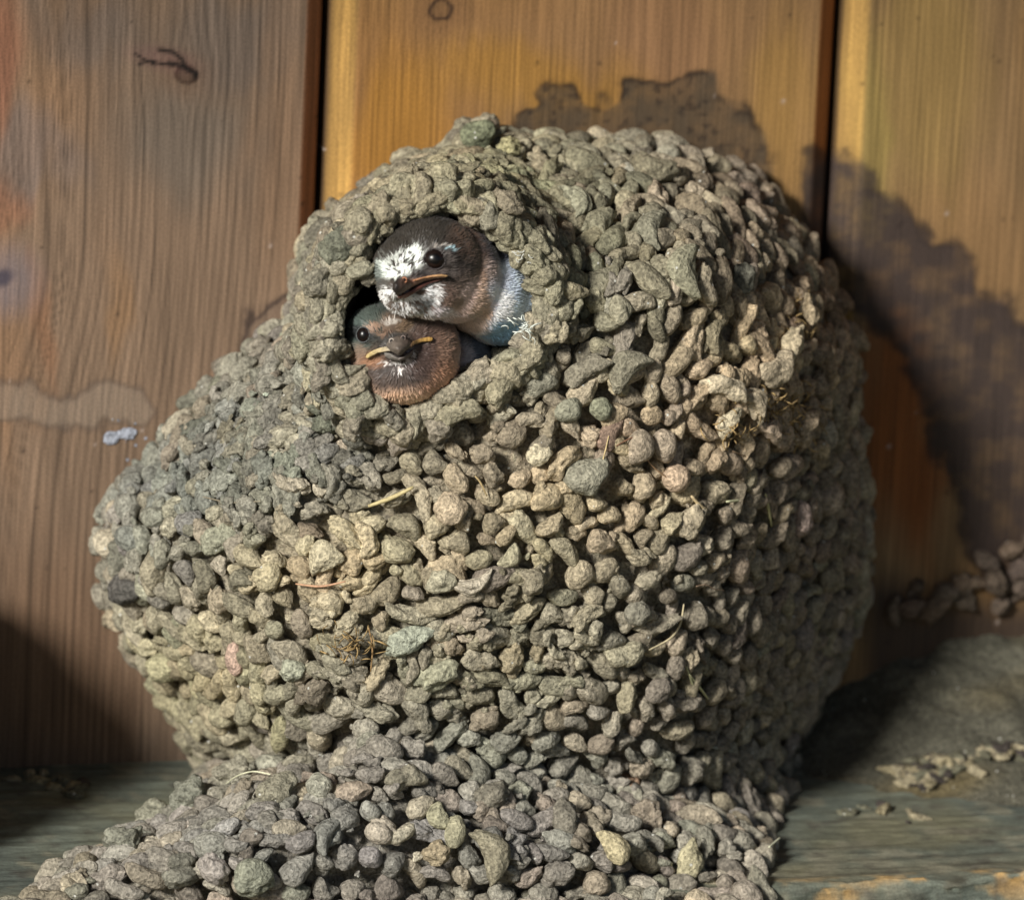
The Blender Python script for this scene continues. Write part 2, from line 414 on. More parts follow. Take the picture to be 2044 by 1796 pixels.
# ------------------------------------------------------------------ the ledge (beam the nest stands on)
def solve_front():
    lo, hi = 2.0, 30.0
    for _ in range(40):
        m_ = (lo+hi)/2
        # point on the ledge top at depth m_ under photo x = 1900
        P = at(1900, 1757, m_)
        if P[2] > LT: lo = m_        # pixel ray is still above the top: go nearer the wall? ray descends away from camera
        else: hi = m_
        if False: break
    return (lo+hi)/2
def ledge_depth(px, py):
    """depth in front of the wall at which the pixel's ray meets the ledge top (negative = above the joint)"""
    k = 1.0/(PXCM*DIST)
    v = FW + ((np.asarray(px, float)-PW/2)*k)[..., None]*RIGHT + ((PH/2-np.asarray(py, float))*k)[..., None]*UP
    t = (LT-CAMP[2])/v[..., 2]
    return -(CAMP[1]+v[..., 1]*t)
LD = float(ledge_depth(np.array([1900.]), np.array([1757.]))[0])
print('ledge depth', LD, 'LT', LT, 'G', G1, G2)
def ledge():
    x = np.arange(-26, 30, 0.09); 
    # profile across: top from wall to front, rounded arris, then down the front face
    top = np.linspace(-0.0, LD-0.15, 130); pr = [(-d, LT) for d in top]
    for a in np.linspace(0, math.pi/2, 6): pr.append((-(LD-0.15)-0.15*math.sin(a), LT-0.15+0.15*math.cos(a)))
    for d in np.linspace(0.25, 9, 60): pr.append((-LD, LT-d))
    pr = np.array(pr); X, I = np.meshgrid(x, np.arange(len(pr)), indexing='ij')
    Y = pr[I, 0]; Z = pr[I, 1]
    P = np.stack([X, Y, Z], -1).reshape(-1, 3); n = len(P)
    gr = fbm(np.stack([P[:, 0]*0.25, P[:, 1]*2.6, P[:, 2]*2.6], -1), 4, 50)
    bigg = fbm(P*0.35, 3, 60)
    edge = np.exp(-((P[:, 1]+LD)/0.5)**2)*np.exp(-((P[:, 2]-LT)/0.6)**2)
    rag = fbm(np.stack([P[:, 0]*1.1, P[:, 1]*1.5, P[:, 2]*1.5], -1), 4, 71)
    P[:, 2] += 0.05*gr+0.10*edge*rag-0.02*bigg
    P[:, 1] += 0.16*edge*rag+0.05*gr*(P[:, 2] < LT-0.2)
    c = np.tile(lin((100, 106, 96)), (n, 1))
    def mixc(mask, rgb):
        nonlocal c
        c = c*(1-mask[:, None])+lin(rgb)*mask[:, None]
    mixc(np.clip(bigg*1.2, 0, 1)*.7, (116, 112, 88)); mixc(np.clip(-bigg*1.2, 0, 1)*.7, (80, 88, 84))
    mixc(sstep(.15, .7, rag)*edge, (196, 158, 100)); mixc(sstep(.1, .8, -rag)*edge*.8, (60, 56, 48))
    mixc((np.exp(-((P[:, 1]+LD-1.1)/0.8)**2))*.3*(P[:, 2] > LT-.2), (130, 118, 88))
    mixc(sstep(.1, .8, fbm(P*1.3, 4, 64))*.6, (134, 130, 112)); mixc(sstep(.3, .9, fbm(P*1.9, 3, 68))*.6, (74, 70, 64)); c *= (1+0.2*gr+.14*vn(P*9, 67))[:, None]
    nn = len(pr); i, j = np.meshgrid(np.arange(len(x)-1), np.arange(nn-1), indexing='ij')
    F = np.stack([i*nn+j, i*nn+j+1, (i+1)*nn+j+1, (i+1)*nn+j], -1).reshape(-1, 4)
    return mesh_np('ledge_beam', P, F, LEDGEWOOD, None, c)
tag(ledge(), 'weathered grey green wooden ledge under the nest, splintered along its front edge', 'ledge')

# the ground far below, to close the world
mb = MB(); box(mb, (-6000, -6000, -320), (6000, 400, -300), lin((96, 92, 72)))
tag(mb.build('ground', mat_plain('ground_soil', .95, .1, nscale=3), None, False), kind='structure')

# unseen eave above the picture, added and sized to block sky light
mb = MB(); box(mb, (-300, -55, 60), (300, 3.4, 62), lin((150, 116, 84))); box(mb, (-300, -58, 57.5), (300, -55.05, 74), lin((120, 96, 74)))
tag(mb.build('sky_block_eave', WOOD, None, False), kind='structure')
mb = MB(); box(mb, (-300, 1.62, TOP+.01), (300, 3.3, 59.9), lin((150, 116, 84)))
tag(mb.build('upper_wall', WOOD, None, False), kind='structure')

# ------------------------------------------------------------------ pellets
def pellet_cloud(mb, P, Nn, T, size, kind, col, amp, seed0, geo=ICO4):
    """size (n,3): half-length along T, half-width, half-height along the normal"""
    D, F = geo; nv = len(D)
    B = np.cross(Nn, T); n = len(P)
    for s in range(0, n, 250):
        e = min(n, s+250); m_ = e-s
        d = np.broadcast_to(D, (m_, nv, 3)).copy()
        off = (np.arange(s, e)*7.31+seed0)[:, None, None]
        # lump noise
        q = d*1.35+off; r = 1+amp[s:e, None]*0.9*vn(q, 1)
        r += amp[s:e, None]*0.5*vn(d*2.7+off, 2)+amp[s:e, None]*0.20*vn(d*5.5+off, 3)+amp[s:e, None]*0.08*vn(d*11+off, 4)
        k = kind[s:e, None]
        # waist for two-lobed pellets, taper for pear shapes
        x = d[..., 0]
        r = r*np.where(k == 1, 0.74+0.42*np.abs(x)**1.2, 1.0)
        v = d*r[..., None]
        tap = np.where(k == 2, 1-0.35*x, 1.0)
        v[..., 1] *= tap; v[..., 2] *= tap
        sz = size[s:e]
        v = v*sz[:, None, :]
        bend = np.where(k == 3, 0.48, np.where(k == 1, 0.2, 0.1))*np.sign(np.sin(off[..., 0]*3.7))
        v[..., 1] += bend*(v[..., 0]**2)/sz[:, None, 0]
        W = P[s:e, None]+v[..., 0:1]*T[s:e, None]+v[..., 1:2]*B[s:e, None]+v[..., 2:3]*Nn[s:e, None]
        cc = col[s:e, None]*(1+0.16*vn(d*2.2+off*1.3, 5))[..., None]
        FF = (F[None]+(np.arange(m_)*nv)[:, None, None]).reshape(-1, 3)
        mb.add(W.reshape(-1, 3), FF, cc.reshape(-1, 3))

def nrm(v): return v/np.maximum(np.linalg.norm(v, axis=-1, keepdims=True), 1e-9)

# hues of the mud batches, chosen by where the birds daubed them
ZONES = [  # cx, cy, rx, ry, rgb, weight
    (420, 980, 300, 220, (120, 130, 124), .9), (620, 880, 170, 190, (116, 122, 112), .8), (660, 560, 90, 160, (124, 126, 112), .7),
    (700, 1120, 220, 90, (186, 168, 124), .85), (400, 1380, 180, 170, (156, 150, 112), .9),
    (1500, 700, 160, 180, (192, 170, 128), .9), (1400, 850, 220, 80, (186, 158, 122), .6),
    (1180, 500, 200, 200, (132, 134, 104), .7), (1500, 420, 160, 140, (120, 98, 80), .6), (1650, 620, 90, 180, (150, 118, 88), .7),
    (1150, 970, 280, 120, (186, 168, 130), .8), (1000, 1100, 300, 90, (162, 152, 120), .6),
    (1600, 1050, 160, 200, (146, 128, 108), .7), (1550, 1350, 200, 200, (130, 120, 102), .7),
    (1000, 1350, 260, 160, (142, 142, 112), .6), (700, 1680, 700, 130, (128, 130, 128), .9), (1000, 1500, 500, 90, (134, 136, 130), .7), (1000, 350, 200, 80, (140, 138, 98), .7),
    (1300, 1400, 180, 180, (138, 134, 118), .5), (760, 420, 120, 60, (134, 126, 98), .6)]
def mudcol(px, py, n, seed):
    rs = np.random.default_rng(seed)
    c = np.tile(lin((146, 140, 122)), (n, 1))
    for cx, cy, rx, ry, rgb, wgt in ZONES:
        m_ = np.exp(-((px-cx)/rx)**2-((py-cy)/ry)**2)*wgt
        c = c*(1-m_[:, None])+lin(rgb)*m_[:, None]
    odd = rs.random(n)
    pal = [(0.10, (186, 168, 126)), (0.18, (104, 98, 86)), (0.25, (120, 130, 108)), (0.31, (156, 134, 104)), (0.36, (112, 112, 122)), (0.40, (196, 182, 146))]
    lo = 0
    for hi, rgb in pal:
        s = (odd >= lo) & (odd < hi); c[s] = c[s]*.7+lin(rgb)*.3; lo = hi
    c = c*.72+.28*c.mean(1, keepdims=True)*np.array([1.05, 1.0, .94])
    c *= rs.normal(1, 0.16, n).clip(.6, 1.5)[:, None]
    c *= 1+rs.normal(0, .016, (n, 3))
    return c*1.16*np.array([1.02, .985, .955])*1.02

# ------------------------------------------------------------------ the nest's form
OUT = [(930, 255), (990, 252), (1060, 275), (1250, 276), (1390, 300), (1480, 340), (1550, 405), (1612, 492), (1668, 590), (1702, 690), (1716, 900), (1730, 1060), (1722, 1200), (1672, 1320),
       (1615, 1430), (1570, 1540), (1540, 1640), (1520, 1800), (700, 1830), (490, 1640), (430, 1545), (368, 1470), (330, 1380), (262, 1290), (212, 1180), (202, 1080), (222, 985), (300, 930), (345, 845), (425, 765),
       (500, 690), (590, 625), (588, 555), (612, 470), (700, 392), (800, 330), (880, 300)]
MOUND = [(-80, 1860), (40, 1800), (120, 1730), (200, 1695), (330, 1640), (395, 1575), (455, 1530), (560, 1505), (640, 1500), (720, 1470), (830, 1490), (950, 1530), (1120, 1560), (1300, 1590), (1440, 1620),
         (1520, 1660), (1545, 1720), (1535, 1752), (1470, 1768), (1390, 1772), (1330, 1800), (1250, 1860)]
HOLE = [(1080, 215), (1250, 260), (1400, 350), (1550, 480), (1650, 600), (1730, 700), (1735, 900), (1650, 1080), (1600, 1180), (1330, 1290), (1180, 1380), (1050, 1480), (870, 1570),
        (700, 1500), (560, 1390), (450, 1200), (400, 1050), (430, 850), (480, 690), (570, 600), (640, 430), (830, 300)]
HC = crop(1060, 890)
_hx, _hy = crop(np.array([p[0] for p in HOLE]), np.array([p[1] for p in HOLE]))
_ha = np.arctan2(_hy-HC[1], _hx-HC[0]); _hr = np.hypot(_hx-HC[0], _hy-HC[1]); _o = np.argsort(_ha); _ha, _hr = _ha[_o], _hr[_o]
def hole_r(a): return np.interp(a, np.concatenate([_ha-2*np.pi, _ha, _ha+2*np.pi]), np.tile(_hr, 3))
def hole_t(px, py):
    """1 on the entrance's edge, <1 inside"""
    return np.hypot(px-HC[0], py-HC[1])/hole_r(np.arctan2(py-HC[1], px-HC[0]))
RIMD = 10.6
def nest_depth(px, py):
    s = poly_sd(px, py, OUT)
    base = np.maximum(0, ledge_depth(px, py)-0.6)
    Rr = 480.0
    t = np.clip(s/Rr, 0, 1)
    p_ = 2.1
    prof = (1-(1-t)**p_)**(1/p_)
    D = 10.6+0*px
    D = D-3.4*sstep(560, 280, py)                    # top leans back to the wall
    sh = np.exp(-((py-760)/170)**2)                   # the tan shoulder stays out
    D = D-(2.4-1.4*sh)*sstep(1330+110*sh-60*sstep(600, 400, py), 1760, px)-1.8*sstep(600, 250, px)
    D = D-2.5*sstep(1350, 1600, py)*sstep(900, 500, px)
    D = D+0.5*np.exp(-((px-1000)/330)**2-((py-1150)/260)**2)
    d = base+(np.maximum(D, base+.8)-base)*prof
    # the neck round the entrance
    h = hole_t(px, py)
    edge = sstep(-8, 75, s)
    neck = (RIMD-0.1)*edge*sstep(1.75, 1.28, h)+d*(1-sstep(1.75, 1.28, h))
    d = np.maximum(d, np.where(h < 1.95, neck, d))-.5*np.exp(-((h-1.62)/.2)**2)*edge
    d = d+0.35*fbm(np.stack([px/230, py/230, 0*px], -1), 2, 77)*sstep(0, 150, s)
    return np.where(s > -1, d, -0.4)
def mound_depth(px, py):
    s = poly_sd(px, py, MOUND)
    base = np.maximum(0, ledge_depth(px, py)-0.5)
    base = np.minimum(base, 13.5)
    t = np.clip(s/190.0, 0, 1); prof = np.sqrt(1-(1-t)**2)
    nd = nest_depth(px, py)-.25; bl = sstep(560, 760, px)*(poly_sd(px, py, OUT) > 5); base = base*(1-bl)+np.maximum(nd, base)*bl
    D = 12.4+1.0*sstep(1550, 1760, py)-1.4*sstep(1000, 1500, px)
    d = base+(np.maximum(D, base+.5)-base)*prof
    d = d+0.3*fbm(np.stack([px/170, py/170, 0*px], -1), 2, 99)
    return np.where(s > -1, d, base-0.8)

def fused_zone(X, Y):
    return np.clip(sum(wz*np.exp(-((X-a_)/b_)**2-((Y-c_)/d_)**2) for a_, c_, b_, d_, wz in ((560, 900, 220, 170, 1.1), (1040, 370, 170, 80, .9), (1010, 1300, 160, 100, .8), (760, 370, 110, 70, 1), (700, 1280, 70, 60, 1), (1090, 700, 60, 140, .8), (1540, 820, 110, 110, .8), (640, 620, 60, 200, .8))), 0, 1)
def core(mb, fn, poly, hole=False, step=5, sink=0.58, seed=5):
    xs = np.arange(min(p[0] for p in poly)-step*2, max(p[0] for p in poly)+step*2, step); ys = np.arange(min(p[1] for p in poly)-step*2, max(p[1] for p in poly)+step*2, step)
    X, Y = np.meshgrid(xs, ys); fz = fused_zone(X, Y); d = fn(X, Y)-sink+.42*fz
    s = poly_sd(X, Y, poly)
    P = at(X, Y, d).reshape(-1, 3)
    P = P+0.15*np.stack([fbm(P*2.4, 4, seed), fbm(P*2.4, 4, seed+1), fbm(P*2.4, 4, seed+2)], -1)
    nx = len(xs); i, j = np.meshgrid(np.arange(len(ys)-1), np.arange(nx-1), indexing='ij')
    F = np.stack([i*nx+j, (i+1)*nx+j, (i+1)*nx+j+1, i*nx+j+1], -1)
    keep = (s > -step*1.6)
    k4 = keep[:-1, :-1] & keep[1:, :-1] & keep[1:, 1:] & keep[:-1, 1:]
    if hole:
        h = hole_t(X, Y) > 1.0
        k4 &= h[:-1, :-1] & h[1:, :-1] & h[1:, 1:] & h[:-1, 1:]
    px, py = proj(P)
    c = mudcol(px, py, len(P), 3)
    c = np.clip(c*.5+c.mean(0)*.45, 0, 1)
    mb.add(P, F[k4], c)

def scatter(fn, poly, rmin, tries, seed, hole=False, extra=None):
    rs = np.random.default_rng(seed)
    xs = [p[0] for p in poly]; ys = [p[1] for p in poly]
    X = rs.uniform(min(xs), max(xs), tries); Y = rs.uniform(min(ys), min(max(ys), 1850), tries)
    s = poly_sd(X, Y, poly); ok = s > 2
    if hole: ok &= hole_t(X, Y) > 1.40
    X, Y = X[ok], Y[ok]
    e = 6.0
    d = fn(X, Y); gx = (fn(X+e, Y)-fn(X-e, Y))/(2*e)*PXCM; gy = (fn(X, Y+e)-fn(X, Y-e))/(2*e)*PXCM
    area = np.sqrt(1+gx**2+gy**2).clip(1, 7)
    # draw extra jittered copies where the surface is steep
    rep = np.ceil(area).astype(int); X = np.repeat(X, rep); Y = np.repeat(Y, rep)
    X = X+rs.normal(0, 4, len(X)); Y = Y+rs.normal(0, 4, len(Y))
    s = poly_sd(X, Y, poly); ok = s > 1
    if hole: ok &= hole_t(X, Y) > 1.38
    X, Y = X[ok], Y[ok]
    perm = rs.permutation(len(X)); X, Y = X[perm], Y[perm]
    d = fn(X, Y); P = at(X, Y, d)
    p1 = at(X+e, Y, fn(X+e, Y)); p0 = at(X-e, Y, fn(X-e, Y)); q1 = at(X, Y+e, fn(X, Y+e)); q0 = at(X, Y-e, fn(X, Y-e))
    Nn = nrm(np.cross(q1-q0, p1-p0)); fl = np.sum(Nn*TOCAM, 1) < 0; Nn[fl] *= -1
    cell = {}; keep = []
    rr = rmin*rs.uniform(.78, 1.25, len(P))
    for k in range(len(P)):
        key = tuple((P[k]//0.9).astype(int)); good = True
        for a in (-1, 0, 1):
            for b in (-1, 0, 1):
                for c_ in (-1, 0, 1):
                    for q in cell.get((key[0]+a, key[1]+b, key[2]+c_), ()):
                        if (P[q]-P[k])@(P[q]-P[k]) < (0.5*(rr[q]+rr[k]))**2: good = False; break
                    if not good: break
                if not good: break
            if not good: break
        if good: cell.setdefault(key, []).append(k); keep.append(k)
    keep = np.array(keep)
    return X[keep], Y[keep], P[keep], Nn[keep], rr[keep]/rmin

def frame_from(Nn, ang):
    """tangent at image angle ang (radians, 0 = to the picture's right, counter-clockwise)"""
    d = np.cos(ang)[:, None]*RIGHT+np.sin(ang)[:, None]*UP
    T = d-np.sum(d*Nn, 1)[:, None]*Nn
    return nrm(T)

def cover(mb, fn, poly, seed, hole=False, rmin=0.56, tries=34000, off=0.0, smooth=.5):
    X, Y, P, Nn, rr = scatter(fn, poly, rmin, tries, seed, hole)
    rs = np.random.default_rng(seed+1); n = len(P)
    vert = np.exp(-((X-1280)/260)**2-((Y-520)/230)**2)+0.8*np.exp(-((X-480)/220)**2-((Y-1380)/170)**2)
    ang = np.where(rs.random(n) < vert, R(70)+rs.normal(0, .35, n), R(-8)+rs.normal(0, .75, n))
    T = frame_from(nrm(Nn+rs.normal(0, .22, (n, 3))), ang); Nn = nrm(Nn-np.sum(Nn*T, 1)[:, None]*T)
    q_ = rmin/.74; L = q_*rr*rs.uniform(.40, .64, n)*(1+.25*np.clip(vert, 0, 1)); W = q_*rr*rs.uniform(.29, .41, n); H = q_*rr*rs.uniform(.30, .44, n)
    kind = rs.choice([0, 0, 1, 2, 2, 3], n)
    long_ = rs.random(n) < .12; L[long_] *= 1.3
    rough = rs.random(n)*(1-.0)+.45*fused_zone(X, Y); amp = np.where(rough < .45, .13, np.where(rough < .9, .23, .38))
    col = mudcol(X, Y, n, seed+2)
    P = P+Nn*(rs.uniform(-.10, .16, n)+off)[:, None]
    pellet_cloud(mb, P, Nn, T, np.stack([L, W, H], 1), kind, col, amp, seed)
    print(poly is OUT, 'pellets', n)
    # crumbs pressed in between
    cz = .35+sum(wz*np.exp(-((X-a_)/b_)**2-((Y-c_)/d_)**2) for a_, c_, b_, d_, wz in ((600, 900, 190, 150, 3), (480, 900, 130, 120, 2), (1040, 370, 170, 70, 2), (1010, 1300, 200, 150, 2), (760, 370, 100, 60, 2), (700, 1280, 70, 60, 4), (1080, 700, 60, 120, 2), (600, 1600, 400, 120, .8)))
    k = rs.choice(n, int(n*1.2), p=cz/cz.sum()); j_ = rs.normal(0, .30, (len(k), 3)); j_ -= np.sum(j_*Nn[k], 1)[:, None]*Nn[k]; P2 = P[k]+j_; r2 = rs.uniform(.07, .21, len(k))
    P2 = P2+Nn[k]*(rs.uniform(-.12, .02, len(k))+.16*(cz[k] > 1.2))[:, None]; T = nrm(T+0)
    h = hole_t(*proj(P2)); ok = (h > 1.36) if hole else (h > -1); ok &= poly_sd(*proj(P2), poly) > 6; k, P2, r2 = k[ok], P2[ok], r2[ok]
    pellet_cloud(mb, P2, Nn[k], T[k], np.stack([r2*rs.uniform(1, 1.9, len(k)), r2, r2*.9], 1), rs.choice([0, 1, 2], len(k)), col[k]*rs.uniform(.8, 1.2, (len(k), 1)), np.full(len(k), .5), seed+9, ICO3)
    print('crumbs', len(k))

nest = empty('mud_nest', at(1000, 1500, 0))
tag(nest, 'large gourd shaped nest of dried mud pellets with two birds in its round hole', 'nest')
mb = MB(); core(mb, nest_depth, OUT, hole=True); cover(mb, nest_depth, OUT, 100, hole=True)

# hero pellets that stand out in the photo: px, py, half length px, half width px, angle, rgb, kind, amp, lift
HERO = [(1340, 955, 34, 31, 20, (206, 166, 124), 0, .08, .25), (1268, 888, 40, 34, 80, (172, 150, 120), 0, .10, .22), (1315, 886, 38, 30, 100, (176, 152, 122), 0, .10, .22), (1215, 862, 44, 22, 60, (150, 112, 88), 2, .2, .1),
        (738, 1078, 36, 26, 95, (206, 182, 126), 1, .3, .25), (648, 1105, 40, 30, 20, (196, 182, 136), 3, .28, .22), (612, 1085, 26, 20, 70, (196, 180, 128), 0, .3, .2), (898, 1018, 36, 34, 60, (196, 168, 126), 0, .25, .25),
        (545, 1140, 38, 26, 60, (186, 170, 118), 2, .35, .22), (480, 1300, 44, 20, 78, (196, 150, 128), 2, .15, .22), (1075, 905, 28, 22, 10, (214, 198, 152), 2, .3, .2), (1590, 860, 40, 30, 20, (168, 140, 100), 0, .6, .2),
        (1440, 770, 52, 30, -20, (206, 184, 140), 1, .35, .25), (1560, 690, 50, 28, 50, (208, 184, 132), 2, .4, .35), (1590, 625, 36, 20, 70, (200, 170, 116), 2, .6, .4), (1490, 800, 48, 26, -30, (200, 176, 132), 3, .35, .25),
        (1445, 840, 40, 20, 55, (204, 186, 140), 0, .25, .2), (1530, 740, 50, 34, 15, (196, 172, 128), 1, .35, .22), (1525, 860, 42, 22, -30, (190, 158, 124), 2, .5, .25), (1350, 545, 62, 30, 85, (150, 148, 112), 3, .2, .25),
        (1160, 420, 52, 24, 105, (156, 156, 120), 3, .3, .3), (1300, 360, 54, 30, -15, (142, 132, 96), 3, .3, .3), (1390, 570, 44, 26, 100, (170, 152, 116), 1, .3, .25), (1235, 620, 34, 24, 100, (156, 150, 116), 0, .2, .22),
        (1130, 580, 38, 20, -10, (170, 156, 110), 2, .3, .3), (1180, 600, 32, 24, 100, (168, 160, 118), 0, .25, .25), (955, 285, 46, 34, 20, (122, 134, 92), 0, .22, .3), (1012, 310, 26, 22, 60, (176, 168, 96), 0, .5, .3),
        (1240, 730, 58, 30, 40, (142, 136, 108), 3, .2, .25), (1170, 740, 44, 28, 30, (140, 132, 108), 1, .3, .2), (1130, 820, 32, 26, 20, (146, 148, 120), 0, .15, .25), (1195, 815, 26, 26, 20, (136, 142, 108), 0, .12, .25),
        (1065, 760, 38, 28, 10, (134, 132, 110), 0, .3, .25), (940, 1165, 42, 20, 15, (190, 176, 150), 3, .3, .25), (1060, 1150, 30, 28, 40, (150, 138, 106), 2, .4, .25), (1160, 1225, 40, 26, 40, (160, 148, 112), 1, .4, .25),
        (1265, 1215, 30, 28, 0, (140, 136, 116), 0, .12, .25), (1235, 1300, 42, 34, 0, (168, 160, 122), 1, .25, .25), (1310, 1370, 34, 28, 30, (130, 118, 104), 0, .15, .2), (590, 1330, 30, 26, 30, (156, 164, 136), 0, .25, .2),
        (340, 1320, 44, 40, 30, (170, 164, 108), 0, .2, .2), (260, 1170, 48, 34, 20, (92, 90, 88), 0, .2, .15), (270, 1075, 40, 28, -20, (124, 132, 124), 0, .1, .2), (570, 1450, 56, 22, 70, (166, 160, 104), 0, .15, .25),
        (500, 1410, 40, 26, 60, (150, 144, 108), 0, .15, .2), (1640, 990, 42, 38, 30, (156, 134, 110), 0, .15, .2), (1585, 1030, 44, 30, 100, (158, 128, 118), 2, .2, .2), (1170, 945, 50, 38, 30, (156, 154, 128), 2, .25, .2),
        (880, 1155, 34, 24, 10, (176, 170, 134), 0, .3, .2), (1290, 470, 60, 26, 80, (140, 138, 110), 3, .2, .25), (1470, 560, 40, 28, 70, (112, 112, 96), 0, .2, .2), (820, 1270, 52, 26, 25, (158, 172, 148), 2, .4, .22),
        (870, 1340, 48, 32, 10, (156, 158, 122), 0, .4, .22)]
def heroes(mb, lst, fn, seed):
    a = np.array([h[:5] for h in lst], float); X, Y = a[:, 0], a[:, 1]; e = 14.0; n = len(lst)
    P = at(X, Y, fn(X, Y)); p1 = at(X+e, Y, fn(X+e, Y)); p0 = at(X-e, Y, fn(X-e, Y)); q1 = at(X, Y+e, fn(X, Y+e)); q0 = at(X, Y-e, fn(X, Y-e))
    Nn = nrm(np.cross(q1-q0, p1-p0)); Nn[np.sum(Nn*TOCAM, 1) < 0] *= -1; Nn = nrm(Nn+.5*TOCAM)
    T = frame_from(Nn, np.radians(a[:, 4])); Nn = nrm(Nn-np.sum(Nn*T, 1)[:, None]*T)
    sz = .88*np.stack([a[:, 2], a[:, 3], a[:, 3]*.9], 1)/PXCM
    col = np.array([lin(h[5]) for h in lst]); gm = col.mean(1, keepdims=True)*np.array([1.06, 1.0, .86]); col = (col*.46+gm*.54)*1.15; lift = np.array([h[8] for h in lst])
    pellet_cloud(mb, P+Nn*(lift+.06)[:, None], Nn, T, sz, np.array([h[6] for h in lst]), col, np.array([h[7] for h in lst]), seed, ICO4)
heroes(mb, HERO, nest_depth, 501)
mb.build('nest_wall', MUD, nest)

# the thick rim of the entrance: pellets laid round it in rows
def rim_pt(a, k, lift):
    r = hole_r(a)*k; X = HC[0]+r*np.cos(a); Y = HC[1]+r*np.sin(a)
    return X, Y, at(X, Y, RIMD+lift)
mb = MB(); rs = np.random.default_rng(9)
HCP = at(HC[0], HC[1], RIMD)
for k, lift, cnt, sw in ((1.11, -.4, 40, .28), (1.135, .22, 44, .33), (1.20, .36, 44, .34), (1.29, .15, 48, .36), (1.37, -.35, 50, .36), (1.12, -1.2, 40, .36)):
    a = np.linspace(-np.pi, np.pi, cnt, endpoint=False)+rs.normal(0, .05, cnt)
    kk = k+rs.normal(0, .022, cnt)
    left = 1-0.06*np.cos(a)*0
    X, Y, P = rim_pt(a, np.maximum(kk*left, 1.03), lift+rs.normal(0, .10, cnt))
    out = nrm(P-HCP); Nn = nrm(TOCAM*(1.0 if k > 1.08 else .25)+out*(k-1.12)*5+rs.normal(0, .15, (cnt, 3)))
    tan = np.cos(a)[:, None]*0+nrm(np.cross(Nn, out)); rad = rs.random(cnt) < .35
    T = np.where(rad[:, None], nrm(out+rs.normal(0, .3, (cnt, 3))), nrm(tan+rs.normal(0, .25, (cnt, 3))))
    T = nrm(T-np.sum(T*Nn, 1)[:, None]*Nn)
    L = rs.uniform(.32, .5, cnt); W = rs.uniform(.27, .38, cnt)*sw/.4; H = rs.uniform(.3, .42, cnt)*sw/.4
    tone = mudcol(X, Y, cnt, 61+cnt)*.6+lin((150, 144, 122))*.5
    pellet_cloud(mb, P, Nn, T, np.stack([L, W, H], 1), rs.choice([0, 0, 1, 2, 3], cnt), tone, rs.choice([.2, .3, .4], cnt), int(k*900), ICO4)
# big lumps on the lower right lip
RIMH = [(905, 815, 60, 34, 20, (158, 150, 112), 1, .4, .45), (985, 765, 46, 30, 60, (160, 150, 110), 1, .4, .45), (1050, 705, 50, 30, 55, (156, 146, 110), 1, .45, .45), (870, 850, 40, 30, -30, (146, 134, 112), 0, .4, .4),
        (700, 838, 46, 28, 80, (140, 130, 108), 1, .3, .4), (640, 738, 44, 28, 85, (136, 126, 108), 1, .35, .35), (640, 645, 40, 26, 90, (136, 126, 108), 0, .4, .35), (625, 560, 50, 32, 60, (136, 130, 108), 0, .35, .3),
        (665, 490, 50, 34, 60, (112, 118, 96), 0, .4, .3), (715, 455, 42, 34, 40, (142, 130, 108), 1, .35, .4), (735, 545, 34, 24, 60, (142, 134, 112), 0, .3, .2), (860, 395, 44, 24, 20, (148, 136, 98), 1, .4, .4), (925, 410, 40, 24, -10, (160, 148, 104), 1, .4, .4), (1010, 400, 44, 26, -20, (142, 128, 98), 0, .4, .4)]
RIMH = [(h_[0], h_[1], h_[2]*.78, h_[3]*.92)+h_[4:] for h_ in RIMH]
heroes(mb, RIMH, lambda x, y: np.full(np.shape(x), RIMD+.0), 777)
mb.build('entrance_rim', MUD, nest)

# chamber behind the hole
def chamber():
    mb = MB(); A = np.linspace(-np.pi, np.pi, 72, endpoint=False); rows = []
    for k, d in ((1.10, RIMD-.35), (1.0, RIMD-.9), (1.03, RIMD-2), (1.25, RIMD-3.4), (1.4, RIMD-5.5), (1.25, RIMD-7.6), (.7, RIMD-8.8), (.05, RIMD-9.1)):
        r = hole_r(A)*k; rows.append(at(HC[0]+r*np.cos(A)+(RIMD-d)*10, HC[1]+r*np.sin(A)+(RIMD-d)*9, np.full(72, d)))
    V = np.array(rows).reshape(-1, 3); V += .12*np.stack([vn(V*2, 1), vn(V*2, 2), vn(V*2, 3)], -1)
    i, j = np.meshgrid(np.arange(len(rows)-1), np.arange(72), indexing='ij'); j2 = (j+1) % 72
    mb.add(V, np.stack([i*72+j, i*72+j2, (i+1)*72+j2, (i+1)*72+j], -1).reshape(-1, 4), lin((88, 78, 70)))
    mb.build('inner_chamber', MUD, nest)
chamber()

